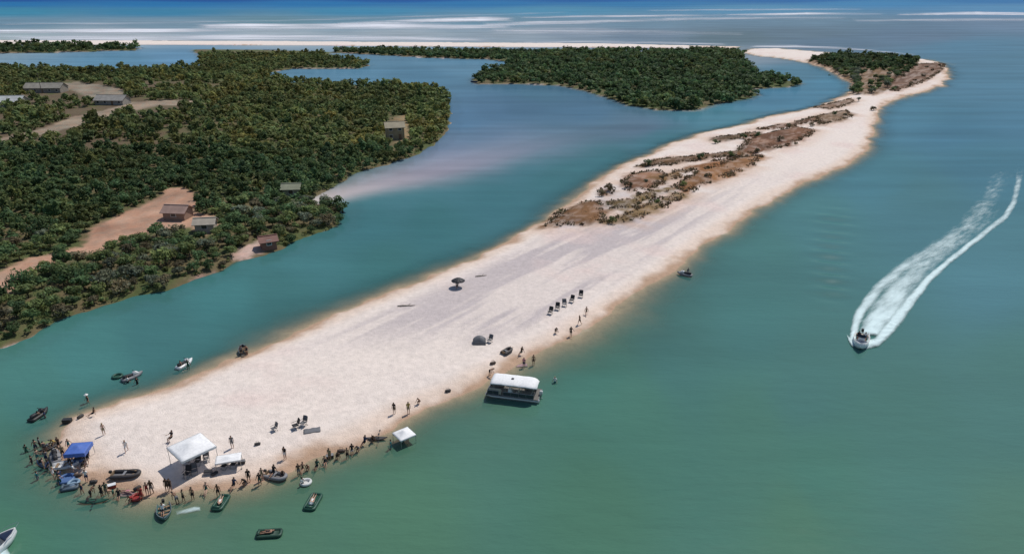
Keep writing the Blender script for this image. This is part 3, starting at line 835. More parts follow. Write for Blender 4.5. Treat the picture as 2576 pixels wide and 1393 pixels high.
# ------------------------------------------------------------------ foam: far surf and the wake
def foam_material(name, scale, lo, hi, stretch=(1, 1, 1), col=(.82, .86, .86), along=None):
    m = bpy.data.materials.new(name); m.use_nodes = True
    N, K = m.node_tree.nodes, m.node_tree.links
    b = N['Principled BSDF']; b.inputs['Base Color'].default_value = (*col, 1); b.inputs['Roughness'].default_value = .8
    b.inputs['Specular IOR Level'].default_value = .2
    geo = N.new('ShaderNodeNewGeometry'); mp = N.new('ShaderNodeMapping'); mp.inputs['Scale'].default_value = stretch
    if along is not None:                      # streaks drawn out along a heading
        mp.vector_type = 'TEXTURE'; mp.inputs['Rotation'].default_value = (0, 0, along)
    K.new(geo.outputs['Position'], mp.inputs['Vector'])
    nz = N.new('ShaderNodeTexNoise'); nz.inputs['Scale'].default_value = scale; nz.inputs['Detail'].default_value = 7; nz.inputs['Roughness'].default_value = .68
    K.new(mp.outputs['Vector'], nz.inputs['Vector'])
    at = N.new('ShaderNodeAttribute'); at.attribute_name = 'foam'
    a1 = N.new('ShaderNodeMath'); a1.operation = 'ADD'
    K.new(nz.outputs['Fac'], a1.inputs[0]); K.new(at.outputs['Fac'], a1.inputs[1])
    mr = N.new('ShaderNodeMapRange'); mr.inputs['From Min'].default_value = lo; mr.inputs['From Max'].default_value = hi
    mr.interpolation_type = 'SMOOTHSTEP'
    K.new(a1.outputs[0], mr.inputs['Value'])
    tr = N.new('ShaderNodeBsdfTransparent'); ms = N.new('ShaderNodeMixShader')
    K.new(mr.outputs['Result'], ms.inputs['Fac']); K.new(tr.outputs['BSDF'], ms.inputs[1]); K.new(b.outputs['BSDF'], ms.inputs[2])
    K.new(ms.outputs['Shader'], N['Material Output'].inputs['Surface'])
    return m
def ribbon(path, nu, nvv, z0, amp, seed, rough=False):
    """path: list of (left px, py, right px, py, strength): the two edges of a strip of lumpy foam on the water"""
    P = np.array(path, float)
    mid = (P[:, :2] + P[:, 2:4]) / 2
    L = np.concatenate([[0], np.cumsum(np.hypot(*np.diff(mid, axis=0).T))])
    t = np.linspace(0, L[-1], nu)
    g = [np.interp(t, L, P[:, k]) for k in range(5)]
    x0, y0 = W(g[0], g[1]); x1, y1 = W(g[2], g[3])
    w = np.linspace(0, 1, nvv)[None, :]
    X = x0[:, None] * (1 - w) + x1[:, None] * w; Y = y0[:, None] * (1 - w) + y1[:, None] * w
    edge = 1 - np.abs(2 * w - 1) ** 2
    f = g[4][:, None] * edge - (1 - edge) * .45
    f = np.minimum(f, (np.minimum(np.arange(nu) / (nu * (.12 if rough else .025)), np.arange(nu)[::-1] / (nu * .12)))[:, None] - .45)
    if rough: f = f * (.35 + 1.3 * fbm(X * .35, Y, 45.0, seed + 9)) + .35 * (fbm(X * .3, Y, 22.0, seed + 4) - .5)
    cell = float(max(.7, np.hypot(x1 - x0, y1 - y0).mean() * .22))
    Z = z0 + amp * edge * np.clip(g[4], .1, 1)[:, None] * (.3 + 1.2 * fbm(X, Y, cell, seed))
    i = np.arange(nu * nvv).reshape(nu, nvv)
    q = np.stack([i[:-1, :-1], i[1:, :-1], i[1:, 1:], i[:-1, 1:]], -1).reshape(-1, 4)
    return np.stack([X, Y, Z], -1).reshape(-1, 3), q, f.ravel()
def ribbons(name, specs, m, nu, nvv, z0, amp, rough=False):
    V, F, A = [], [], []; nb = 0
    for k, sp in enumerate(specs):
        v, f, a = ribbon(sp, nu, nvv, z0 + k * .012, amp, 80 + k, rough)
        V.append(v); F.append(f + nb); nb += len(v); A.append(a)
    me = fast_mesh(name, np.concatenate(V), np.concatenate(F), m, True, {'foam': np.concatenate(A)})
    return tag(link(bpy.data.objects.new(name, me)), kind='stuff')
def band(*pts):
    """level strips of surf: (px, py, half height, strength)"""
    return [(a, b - h, a, b + h, s) for a, b, h, s in pts]
M_SURF = foam_material('surf_foam', .045, .42, 1.22, (.13, 1, 1), (.80, .82, .88))
ribbons('surf', [
  band((-80,80,8,.30),(200,80,9,.42),(380,79,9,.46),(560,77,8,.30),(760,75,6,.1)), band((440,70,10,.30),(620,68,12,.46),(800,69,12,.42),(1000,68,12,.48),(1180,70,11,.40),(1340,68,9,.15)),
  band((-80,99,10,.38),(300,98,10,.42),(620,96,12,.40),(900,97,10,.36),(1300,102,8,.22)), band((820,62,6,.2),(1000,56,8,.34),(1120,52,9,.44),(1210,50,10,.56),(1320,50,7,.15)),
  band((1180,64,8,.2),(1330,60,8,.34),(1480,57,8,.32),(1640,51,6,.2),(1760,50,5,.05)), band((1200,82,14,.16),(1450,80,14,.18),(1700,86,12,.1),(1900,88,10,.0)),
  band((1280,46,4,.1),(1440,43,5,.28),(1560,42,5,.34),(1700,40,5,.2),(1850,40,4,.05)), band((1640,49,6,.2),(1800,48,6,.26),(1980,46,6,.16),(2150,46,5,.02)),
  band((1800,39,4,.15),(1920,38,5,.34),(2030,36,6,.40),(2140,36,5,.15),(2240,37,4,.05)), band((2230,38,5,.1),(2360,36,6,.38),(2460,35,7,.46),(2560,36,7,.40),(2700,37,7,.3)),
  band((2120,54,6,.05),(2300,52,7,.18),(2480,51,7,.2),(2700,52,6,.15)), band((1600,28,3,.08),(1800,26,4,.2),(1980,25,4,.22),(2200,24,3,.06)),
  band((1280,108,5,.2),(1500,108,6,.26),(1700,110,6,.26),(1860,114,5,.15)), band((1860,118,4,.3),(2000,118,5,.42),(2150,125,5,.3),(2330,142,3,.15)),
  band((-80,62,5,.1),(300,60,6,.14),(700,54,5,.1),(1100,42,5,.1),(1500,30,3,.04))], M_SURF, 260, 21, .25, .15, True)
_a, _b = W(2180, 845), W(2540, 540)
HEADING = math.atan2(_b[1] - _a[1], _b[0] - _a[0])
M_WAKE = foam_material('wake_foam', .75, .36, 1.22, (4.5, 1, 1), (.64, .79, .80), HEADING)
ribbons('wake', [
  [(2134,870,2158,874,.56),(2133,848,2158,854,.62),(2138,812,2168,818,.62),(2146,782,2184,788,.58),(2188,722,2232,732,.46),(2250,664,2308,676,.36),(2318,618,2388,634,.27),(2396,562,2470,580,.17),(2450,490,2530,510,.08),(2490,400,2580,420,-.08)],
  [(2176,874,2206,880,.66),(2190,860,2224,866,.72),(2206,836,2252,842,.76),(2226,806,2276,814,.74),(2274,752,2308,763,.68),(2326,696,2350,707,.62),(2386,645,2406,656,.56),(2440,603,2458,615,.50),(2520,540,2538,552,.44),(2540,505,2560,516,.36),(2550,455,2574,464,.26),(2556,400,2584,410,.02)],
  [(2150,846,2212,852,.82),(2156,815,2244,825,.70),(2174,775,2286,788,.58),(2208,726,2312,742,.46),(2262,668,2360,686,.32),(2330,620,2420,640,.18),(2420,560,2500,580,.06),(2470,500,2550,520,-.06)],
  [(2126,834,2136,866,.3),(2138,848,2144,878,.62),(2168,856,2170,884,.68),(2200,850,2206,878,.66),(2224,826,2240,852,.4)]], M_WAKE, 260, 21, .05, .4)

# ------------------------------------------------------------------ people
SKIN = {'fair': mat('skin_fair', (.48, .30, .22), .6, .08, 6), 'tan': mat('skin_tan', (.36, .205, .135), .6, .08, 6), 'brown': mat('skin_brown', (.17, .09, .055), .6, .08, 6)}
CLOTH = {k: mat('cloth_' + k, c, .85, .12, 9) for k, c in dict(black=(.015,.015,.018), navy=(.02,.035,.09), white=(.75,.74,.72), red=(.30,.03,.03), pink=(.55,.22,.27), green=(.03,.10,.07), teal=(.03,.16,.17), brown=(.09,.055,.035), blue=(.06,.16,.42), grey=(.16,.16,.17), yellow=(.48,.34,.10), khaki=(.26,.21,.13)).items()}
HAIR = {'dark': mat('hair_dark', (.018,.013,.010), .7, .15, 20), 'blond': mat('hair_blond', (.30,.20,.09), .7, .15, 20), 'brown': mat('hair_brown', (.06,.035,.02), .7, .15, 20)}

def skeleton(pose):
    """joints (metres, facing +Y) -> verts, edges, radii, bone tags"""
    J = {}; 
    def rot(v, ax, d):
        return Matrix.Rotation(math.radians(d), 3, ax) @ Vector(v)
    p = dict(lean=0, thigh=(0, 0), knee=(0, 0), arm=(8, 8), armx=(0, 0), elbow=(12, 12), z=.92, tilt=0)
    p.update(POSES[pose])
    up = rot((0, 0, 1), 'X', -p['lean'])                    # torso direction, leaning forward with +lean
    if p['tilt']: up = rot((0, 0, 1), 'X', -p['tilt'])
    fwd = Vector((1, 0, 0)).cross(up) * -1
    P = Vector((0, 0, p['z']))
    V, E, R, B = [], [], [], []
    def add(v, r, parent, bone):
        V.append(Vector(v)); R.append(r); B.append(bone)
        if parent is not None: E.append((parent, len(V) - 1))
        return len(V) - 1
    pel = add(P, .125, None, 'hip')
    sp = add(P + up * .19, .112, pel, 'belly')
    ch = add(P + up * .40 - fwd * .01, .135, sp, 'chest')
    nk = add(P + up * .545 + fwd * .01, .055, ch, 'neck')
    hb = add(P + up * .63 + fwd * .03, .072, nk, 'head')
    hd = add(P + up * .71 + fwd * .03, .092, hb, 'head')
    add(P + up * .775 + fwd * .02, .066, hd, 'head')
    add(P + up * .665 + fwd * .122, .018, hb, 'face')
    for s, k in ((-1, 0), (1, 1)):
        sh = add(P + up * .475 + Vector((s * .175, 0, 0)), .058, ch, 'shoulder')
        down = rot(-up, 'Y', -s * p['arm'][k]); down = rot(down, 'X', p['armx'][k])
        el = add(V[sh] + down * .29, .041, sh, 'arm')
        d2 = rot(down, 'X', p['elbow'][k])
        wr = add(V[el] + d2 * .25, .029, el, 'forearm')
        pm = add(V[wr] + d2 * .075, .033, wr, 'hand')
        side = Vector((0, 1, 0)) if abs(d2.y) < .7 else Vector((0, 0, 1))
        side = (side - d2 * side.dot(d2)).normalized(); inn = d2.cross(side) * -s
        for q, ln in ((-1.5, .062), (-.5, .078), (.5, .082), (1.5, .072)):
            f1 = add(V[pm] + side * q * .019 + d2 * ln * .6, .0095, pm, 'hand')
            add(V[f1] + d2 * ln * .45 + inn * .018, .0078, f1, 'hand')
        t1 = add(V[wr] + side * .045 + d2 * .045, .011, wr, 'hand')
        add(V[t1] + side * .02 + d2 * .04, .009, t1, 'hand')
    for s, k in ((-1, 0), (1, 1)):
        hp = add(P + Vector((s * .09, 0, -.045)), .088, pel, 'hip')
        d = rot((s * .04, 0, -1), 'X', p['thigh'][k])
        mid = add(V[hp] + d * .20, .076, hp, 'thigh')
        kn = add(V[hp] + d * .42, .054, mid, 'knee')
        d2 = rot((0, 0, -1), 'X', p['thigh'][k] - p['knee'][k])
        cf = add(V[kn] + d2 * .15, .052, kn, 'shin')
        an = add(V[kn] + d2 * .40, .036, cf, 'shin')
        fd = Vector((0, 1, 0)) if abs(d2.z) > .5 else Vector((0, .35, .94))
        ft = add(V[an] + fd * .09 + d2 * .045, .036, an, 'foot')
        add(V[ft] + fd * .075, .026, ft, 'foot')
    return V, E, R, B
POSES = {
 'stand': dict(arm=(9, 9), elbow=(14, 10), thigh=(-2, 3), knee=(0, 0)),
 'contrapposto': dict(arm=(32, 10), elbow=(70, 15), armx=(0, 5), thigh=(4, -4), knee=(6, 0)),
 'walk': dict(arm=(8, 8), armx=(24, -22), elbow=(24, 14), thigh=(-18, 24), knee=(12, 14), z=.90, lean=4),
 'wade': dict(arm=(20, 16), elbow=(30, 35), thigh=(-6, 10), knee=(4, 6)),
 'wave': dict(arm=(150, 14), elbow=(10, 14), thigh=(-3, 4)),
 'bend': dict(lean=62, arm=(5, 5), armx=(58, 50), elbow=(10, 8), thigh=(6, -4), knee=(14, 8), z=.88),
 'sit': dict(lean=-14, arm=(16, 16), armx=(-28, -28), elbow=(6, 6), thigh=(82, 74), knee=(12, 40), z=.13),
 'chair': dict(lean=-16, arm=(18, 18), armx=(24, 24), elbow=(50, 50), thigh=(80, 82), knee=(78, 72), z=.48),
 'crouch': dict(lean=34, arm=(14, 14), armx=(50, 58), elbow=(22, 22), thigh=(108, 96), knee=(128, 120), z=.34),
 'lie': dict(tilt=-88, arm=(28, 24), elbow=(10, 10), thigh=(88, 88), knee=(2, 14), z=.13),
}
def skin_mesh(pose):
    V, E, R, B = skeleton(pose)
    me = bpy.data.meshes.new('tmp'); me.from_pydata(V, E, [])
    ob = bpy.data.objects.new('tmp', me); COL.objects.link(ob)
    sk = ob.modifiers.new('skin', 'SKIN'); sk.use_smooth_shade = True
    if not me.skin_vertices:
        pass
    for i, sv in enumerate(me.skin_vertices[0].data):
        sv.radius = (R[i], R[i] * (.72 if B[i] in ('chest', 'belly') else .85 if B[i] == 'hip' else 1.0)); sv.use_root = (i == 0)
    sb = ob.modifiers.new('sub', 'SUBSURF'); sb.levels = 1; sb.render_levels = 1
    dg = bpy.context.evaluated_depsgraph_get()
    ev = ob.evaluated_get(dg)
    out = bpy.data.meshes.new_from_object(ev)
    bpy.data.objects.remove(ob); bpy.data.meshes.remove(me)
    out.name = 'person'
    zmin = min(v.co.z for v in out.vertices)
    for v in out.vertices: v.co.z -= zmin
    V = [Vector((v.x, v.y, v.z - zmin)) for v in V]
    # nearest bone of every face
    segs = [(V[a], V[b], B[b], B[a]) for a, b in E]
    tags = []
    for f in out.polygons:
        c = f.center; best = (9, '', 0)
        for a, b, bb, ba in segs:
            ab = b - a; t = max(0, min(1, (c - a).dot(ab) / max(ab.length_squared, 1e-9)))
            d = (c - a - ab * t).length
            if d < best[0]: best = (d, bb, t)
        tags.append((best[1], best[2]))
    hip, chest = V[0], V[2]
    up = (chest - hip).normalized()
    head = V[5]
    fw = (V[7] - V[4]); fw = (fw - up * fw.dot(up)).normalized()
    out.materials.clear(); out.materials.append(SKIN['fair'])
    def garment(nm, test, grow):
        idx = [f for f, t in zip(out.polygons, tags) if test(f, t)]
        used = sorted({v for f in idx for v in f.vertices}); mp = {v: i for i, v in enumerate(used)}
        m = bpy.data.meshes.new(nm)
        m.from_pydata([out.vertices[v].co + out.vertices[v].normal * grow for v in used], [], [[mp[v] for v in f.vertices] for f in idx])
        m.polygons.foreach_set('use_smooth', [True] * len(m.polygons)); m.update()
        m.materials.append(CLOTH['black'])
        return m
    g = {
     'shorts': garment('shorts', lambda f, t: t[0] == 'hip' or (t[0] == 'belly' and t[1] < .45) or t[0] == 'thigh' or (t[0] == 'knee' and t[1] < .35), .02),
     'swimsuit': garment('swimsuit', lambda f, t: (t[0] in ('hip', 'belly')) or (t[0] == 'chest' and t[1] < .9) or (t[0] == 'thigh' and t[1] < .3), .012),
     'shirt': garment('shirt', lambda f, t: t[0] in ('belly', 'chest', 'shoulder') or (t[0] == 'arm' and t[1] < .62) or (t[0] == 'neck' and t[1] < .2), .02),
     'hair': garment('hair', lambda f, t: t[0] == 'head' and ((f.center - head).dot(up) > .03 or (f.center - head).dot(fw) < -.005) and (f.center - head).dot(fw) < .062, .018),
    }
    hm = MB()
    top = head + up * .035
    M = Matrix.Translation(top) @ up.to_track_quat('Z', 'Y').to_matrix().to_4x4()
    hb = MB().lathe([(.26, -.015), (.25, .0), (.125, .02), (.122, .10), (.09, .125), (.004, .13)], 16)
    hm.add([M @ Vector(v) for v in hb.v], hb.f)
    g['hat'] = hm.mesh('hat', CLOTH['white'], True)
    return out, g
BODY = {}
def person(x, y, z, pose, rz, skin, wear, hair, label, group=None, size=1.0):
    """wear: {garment: colour}"""
    if pose not in BODY: BODY[pose] = skin_mesh(pose)
    me, g = BODY[pose]
    o = link(bpy.data.objects.new('person', me))
    o.location = (x, y, z); o.rotation_euler = (0, 0, rz); o.scale = (size,) * 3
    o.material_slots[0].link = 'OBJECT'; o.material_slots[0].material = SKIN[skin]
    w = dict(wear)
    for nm, colr in [('hair', hair)] + list(w.items()):
        c = link(bpy.data.objects.new(nm, g[nm]), o)
        c.material_slots[0].link = 'OBJECT'
        c.material_slots[0].material = HAIR[colr] if nm == 'hair' else CLOTH[colr]
    return tag(o, label, 'person', group)

# ------------------------------------------------------------------ beach gear and boats
def C(name, c, r=.6, v=.1, **k): return mat(name, c, r, v, 4, **k)
M_WHITEC = C('white_canvas', (.80, .80, .80)); M_BLUEC = C('blue_canvas', (.075, .15, .46)); M_DARKC = C('charcoal_canvas', (.03, .03, .034)); M_GREYC = C('grey_canvas', (.15, .15, .16))
M_METAL = C('tent_steel', (.42, .42, .42), .4, metallic=.7); M_DARKM = C('black_steel', (.03, .03, .03), .5); M_ALU = C('aluminium', (.45, .46, .47), .35, metallic=.8)
M_HULLW = C('white_gelcoat', (.72, .73, .73), .3); M_RUB = C('dark_rubber', (.055, .05, .05), .6); M_RUBG = C('grey_rubber', (.22, .22, .23), .6); M_VINYL = C('tan_vinyl', (.40, .36, .30), .5); M_NAVY = C('navy_gelcoat', (.02, .03, .06), .3)
M_GREENP = C('green_plastic', (.02, .075, .05), .45); M_REDP = C('red_plastic', (.25, .03, .025), .45); M_BLUEP = C('blue_plastic', (.08, .15, .32), .45); M_PINKP = C('pink_vinyl', (.55, .27, .30), .5); M_YELP = C('yellow_plastic', (.46, .33, .08), .45)
M_WOODB = C('weathered_board', (.25, .17, .10), .8); M_GLASS = C('smoked_glass', (.03, .04, .05), .08); M_TEALP = C('teal_vinyl', (.05, .19, .17), .5)

def at_px(px, py, z=None, off=0.0):
    x, y, h = ground(px, py)
    return x, y, (max(h, -1.2) if z is None else z) + off
def relief_at(x, y, h):
    return float((fbm(np.array([x]), np.array([y]), 2.2, 31)[0] - .5) * .16 + (fbm(np.array([x]), np.array([y]), 9, 32)[0] - .5) * .25) if h > .3 else 0.0
def on_sand(px, py, sink=.02):
    x, y, h = ground(px, py)
    return x, y, h + relief_at(x, y, h) - sink

def canopy_tent(px, py, size, H, rz, m_top, m_leg, label, cat='canopy', valance=.22, peak=.75, legs_bottom=0.0, name='canopy_tent'):
    x, y, z = on_sand(px, py)
    r = tag(empty(name, (x, y, z), rz), label, cat)
    sx, sy = (size, size) if not isinstance(size, tuple) else size
    n = 12; rows = []
    for i in range(n + 1):
        row = []
        for j in range(n + 1):
            u, v = 2 * i / n - 1, 2 * j / n - 1
            m = max(abs(u), abs(v)); e = (1 - m)
            sag = -.10 * math.sin(math.pi * min(1, e * 1.0)) * (1 - .6 * abs(abs(u) - abs(v)))
            row.append((u * sx / 2, v * sy / 2, H + peak * e + sag * (1 if 0 < m < 1 else 0)))
        rows.append(row)
    t = MB().sheet(rows, .02).build('canopy', m_top, r, True)
    vm = MB()
    for (a, b) in (((-1,-1),(1,-1)), ((1,-1),(1,1)), ((1,1),(-1,1)), ((-1,1),(-1,-1))):
        g = []
        for k in range(2):
            g.append([((a[0]+(b[0]-a[0])*q/10)*(sx/2+.012), (a[1]+(b[1]-a[1])*q/10)*(sy/2+.012), H + .015 - k*(valance + .03*math.cos(q*2.1))) for q in range(11)])
        vm.sheet(g, 0)
    vm.build('valance', m_top, t)
    for a in (-1, 1):
        for b in (-1, 1):
            gx, gy = a*(sx/2-.05), b*(sy/2-.05)
            l = MB().tube([(gx, gy, -.15), (gx, gy, H - .03)], .03, 6).box((gx, gy, .02 + legs_bottom), (.16, .16, .02)).build('leg', m_leg, r)
    f = MB()
    for a in (-1, 1):
        f.tube([(-sx/2+.05, a*(sy/2-.05), H-.25), (sx/2-.05, a*(sy/2-.05), H-.06)], .016, 5).tube([(-sx/2+.05, a*(sy/2-.05), H-.06), (sx/2-.05, a*(sy/2-.05), H-.25)], .016, 5)
        f.tube([(a*(sx/2-.05), -sy/2+.05, H-.25), (a*(sx/2-.05), sy/2-.05, H-.06)], .016, 5).tube([(a*(sx/2-.05), -sy/2+.05, H-.06), (a*(sx/2-.05), sy/2-.05, H-.25)], .016, 5)
    f.build('truss', m_leg, r)
    return r
def umbrella(px, py, R, H, m_top, label, tilt=0.0, alt=None):
    x, y, z = on_sand(px, py)
    r = tag(empty('beach_umbrella', (x, y, z), .4), label, 'umbrella')
    MB().tube([(0,0,-.3),(0,0,H+.15)], .025, 8).build('pole', M_METAL, r)
    n = 8
    for k in range(n):
        a0, a1 = 6.2832*k/n, 6.2832*(k+1)/n
        g = []
        for q in range(6):
            t = q / 5.0; rr = R * t; zz = H + .1 - (.42 * R) * t ** 1.8
            g.append([(rr*math.cos(a0+(a1-a0)*w/3), rr*math.sin(a0+(a1-a0)*w/3), zz - .05*R*t*(1-abs(w-1.5)/1.5)) for w in range(4)])
        MB().sheet(g, .012).build('panel', (alt if (alt and k % 2) else m_top), r, True)
        MB().tube([(0,0,H-.25),(R*.55*math.cos(a0), R*.55*math.sin(a0), H+.02-(.42*R)*.34)], .01, 4).build('rib', M_METAL, r)
    return r
def chair_mesh_parts():
    fr = MB()
    for s in (-1, 1):
        fr.tube([(s*.27,-.30,0),(s*.27,.26,.40),(s*.27,.30,.42)], .016, 5).tube([(s*.27,.32,0),(s*.27,-.24,.40),(s*.27,-.42,.92)], .016, 5)
        fr.tube([(s*.27,-.34,.62),(s*.27,.30,.60)], .02, 5)
    fr.tube([(-.27,.32,.02),(.27,.32,.02)], .014, 5).tube([(-.27,-.30,.02),(.27,-.30,.02)], .014, 5)
    seat = MB().sheet([[(-.26+.52*i/4, -.26+.54*j/4, .40-.05*math.sin(math.pi*i/4)+.02*j/4) for i in range(5)] for j in range(5)], .015)
    back = MB().sheet([[(-.26+.52*i/4, -.25-.19*j/4-.04*math.sin(math.pi*i/4), .42+.52*j/4) for i in range(5)] for j in range(5)], .015)
    return fr.mesh('frame', M_DARKM), seat.mesh('seat', M_DARKC, True), back.mesh('backrest', M_DARKC, True)
CHAIR = chair_mesh_parts()
def camp_chair(px, py, rz, m, label, group=None, s=1.1):
    x, y, z = on_sand(px, py)
    r = tag(empty('camp_chair', (x, y, z), rz), label, 'chair', group); r.scale = (s, s, s)
    for nm, me in zip(('frame', 'seat', 'backrest'), CHAIR):
        o = link(bpy.data.objects.new(nm, me), r)
        if nm != 'frame': o.material_slots[0].link = 'OBJECT'; o.material_slots[0].material = m
    return r
def cooler(px, py, rz, m_body, m_lid, label, s=1.0):
    x, y, z = on_sand(px, py)
    r = tag(empty('cooler', (x, y, z), rz), label, 'cooler'); r.scale = (s, s, s)
    MB().box((0,0,.19),(.74,.42,.38),bev=.03).build('body', m_body, r)
    MB().box((0,0,.415),(.78,.46,.07),bev=.02).build('lid', m_lid, r)
    for a in (-1, 1): MB().tube([(a*.38,-.14,.30),(a*.45,-.12,.26),(a*.45,.12,.26),(a*.38,.14,.30)], .015, 5).build('handle', M_DARKM, r)
    return r
def bag(px, py, rz, m, label, s=1.0):
    x, y, z = on_sand(px, py)
    r = tag(empty('beach_bag', (x, y, z), rz), label, 'bag'); r.scale = (s, s, s)
    rings = []
    for xx, k in ((-.36,.55),(-.33,.9),(-.1,1.0),(.12,.96),(.33,.9),(.36,.5)):
        rings.append([(xx + .02*math.sin(a*3), .19*k*math.cos(a), .18 + .18*k*math.sin(a)*(1 if math.sin(a)>0 else .9)) for a in [6.2832*i/10 for i in range(10)]])
    MB().rings(rings).build('body', m, r, True)
    MB().tube([(-.18,-.1,.33),(-.14,-.12,.52),(.14,-.12,.52),(.18,-.1,.33)], .014, 5).tube([(-.18,.1,.33),(-.14,.12,.52),(.14,.12,.52),(.18,.1,.33)], .014, 5).build('handle', M_DARKM, r)
    return r
def towel(px, py, rz, m, label, size=(1.7, .8)):
    x, y, z = on_sand(px, py, -.03)
    g = [[(size[0]*(i/10-.5), size[1]*(j/5-.5) + .03*math.sin(i*1.3), .02*math.sin(i*1.7+j)+.02) for i in range(11)] for j in range(6)]
    o = MB().sheet(g, .012).build('towel', m, None, True)
    o.location = (x, y, z); o.rotation_euler = (0, 0, rz)
    return tag(o, label, 'towel')
def hull_rings(L, Bm, H, n=12, bow=2.2, stern=.82, keel=.12, flare=.16):
    """open boat: outer skin then inner skin, bow towards +X"""
    rings = []
    for i in range(n + 1):
        t = i / n; x = L * (t - .5)
        b = Bm / 2 * (stern + (1 - stern) * min(1, t * 3)) * (1 - max(0, (t - .45) / .55) ** bow) + .012
        sh = H + flare * max(0, t - .4) ** 1.5 * 1.6
        kz = -keel + (keel + H * .55) * max(0, (t - .72) / .28) ** 2
        ring = [(x, -b, sh), (x, -b*.94, H*.35 + kz*.4), (x, -b*.6, kz + .03), (x, 0, kz), (x, b*.6, kz + .03), (x, b*.94, H*.35 + kz*.4), (x, b, sh)]
        bi = max(b - .07, .006); fz = max(kz + .1, .05)
        ring += [(x, bi, sh), (x, bi*.9, fz + .04), (x, 0, fz), (x, -bi*.9, fz + .04), (x, -bi, sh)]
        rings.append(ring)
    return rings
def outboard(parent, x, z, m=None, s=1.0):
    o = MB().box((x-.22*s,0,z+.38*s),(.36*s,.30*s,.42*s),bev=.06*s).build('outboard_motor', m or M_DARKM, parent)
    MB().box((x-.2*s,0,z-.1*s),(.14*s,.07*s,.62*s)).box((x-.25*s,0,z-.38*s),(.34*s,.06*s,.05*s)).build('shaft', M_ALU, o)
    return o
def kayak(px, py, rz, m, label, L=3.0, z=.02, Bm=.72, name='kayak'):
    x, y, h = ground(px, py); zz = max(h, 0) + z
    r = tag(empty(name, (x, y, zz), rz), label, 'kayak')
    rings = []
    n = 14
    for i in range(n + 1):
        t = 2*i/n - 1; b = Bm/2*(1-abs(t)**2.4)+.01; rise = .14*abs(t)**3
        rings.append([(L/2*t, b*math.cos(a), .10 + rise + .14*math.sin(a)*(1-.5*abs(t))) for a in [6.2832*k/10 for k in range(10)]])
    MB().rings(rings).build('hull', m, r, True)
    MB().torus((-.1,0,.235), .30, .035, 18, 6, 1.35, .75).build('cockpit_rim', M_DARKM, r)
    MB().sheet([[(-.52-.08*j/3, -.2+.4*i/3, .24+.34*j/3) for i in range(4)] for j in range(4)], .03).build('seat_back', M_DARKC, r)
    p = MB().tube([(.35,-1.0,.34),(.25,1.0,.44)], .016, 5)
    for s in (-1, 1): p.box((.30 - .05*s, s*1.12, .39+.05*s), (.16,.34,.02))
    p.build('paddle', M_DARKM, r)
    return r
def dinghy(px, py, rz, m, label, L=2.9, Bm=1.5, motor=True, z=None):
    x, y, h = ground(px, py); zz = (max(h, 0) + (relief_at(x, y, h) if h > 0 else 0)) if z is None else z
    r = tag(empty('inflatable_dinghy', (x, y, zz), rz), label, 'boat')
    R = .21; b = Bm/2 - R; pts, rad = [], []
    path = [(-L/2-.1, -b), (-L/2+.2, -b), (0, -b), (L*.22, -b*.98)] + [(L*.22 + L*.25*math.sin(a), -b*math.cos(a)) for a in [math.pi*k/8 for k in range(1, 8)]] + [(L*.22, b*.98), (0, b), (-L/2+.2, b), (-L/2-.1, b)]
    for i, (a, c) in enumerate(path): pts.append((a, c, .24 + .12*max(0, a/(L/2))**2)); rad.append(.08 if i in (0, len(path)-1) else R)
    MB().tube(pts, rad, 12).build('tube', m, r, True)
    MB().sheet([[(-L/2+.1+(L*.9)*i/6*.92, -b+2*b*j/4, .12 + .02*math.sin(j)) for i in range(7)] for j in range(5)], .04).build('floor', M_GREYC, r)
    MB().box((-L/2+.12,0,.30),(.05,2*b-.1,.42)).build('transom', M_WOODB, r)
    MB().box((-.15,0,.38),(.26,2*b+.1,.05),bev=.01).build('seat', M_RUBG, r)
    for s in (-1, 1):
        MB().tube([(-.5,s*(b+.05),.48),(.9,s*(b*.6),.46)], .018, 5).box((1.05,s*(b*.57),.46),(.36,.13,.02)).build('oar', M_WOODB, r)
    if motor: outboard(r, -L/2+.1, .30, M_DARKM, .8)
    return r
def float_ring(px, py, m, label, R=.5, z=.03, cat='float', name='swim_ring', sx=1.0):
    x, y, h = ground(px, py); zz = max(h, 0) + z
    r = tag(empty(name, (x, y, zz), .5), label, cat)
    MB().torus((0,0,.13), R, .17, 24, 10, sx, 1.0).build('tube', m, r, True)
    MB().lathe([(.004,.06),(R*.5*1.0,.05),(R*.86,.08)], 20).build('floor', m, r, True)
    MB().tube([(R*.9*sx,-.12,.30),(R*.98*sx,0,.36),(R*.9*sx,.12,.30)], .014, 5).build('handle', M_DARKM, r)
    return r
def raft(px, py, rz, m, label, L=2.3, Bm=1.3):
    x, y, h = ground(px, py)
    r = tag(empty('inflatable_raft', (x, y, max(h, 0) + .02), rz), label, 'raft')
    R = .17
    rect = []
    for cx_, cy_, a0 in ((L/2-.4, Bm/2-.4, 0), (-L/2+.4, Bm/2-.4, 90), (-L/2+.4, -Bm/2+.4, 180), (L/2-.4, -Bm/2+.4, 270)):
        for k in range(5):
            a = math.radians(a0 + 22.5*k); rect.append((cx_+.25*math.cos(a), cy_+.25*math.sin(a), .16))
    rect += [rect[0], rect[1]]
    MB().tube(rect, R, 10, False).build('tube', m, r, True)
    for k in range(4): MB().tube([(-L/2+.35, -Bm/2+.38+k*(Bm-.76)/3, .12),(L/2-.35, -Bm/2+.38+k*(Bm-.76)/3, .12)], .10, 8).build('floor_tube', m, r, True)
    MB().tube([(-L/2+.28,-.38,.34),(-L/2+.28,.38,.34)], .15, 10).build('pillow', m, r, True)
    return r
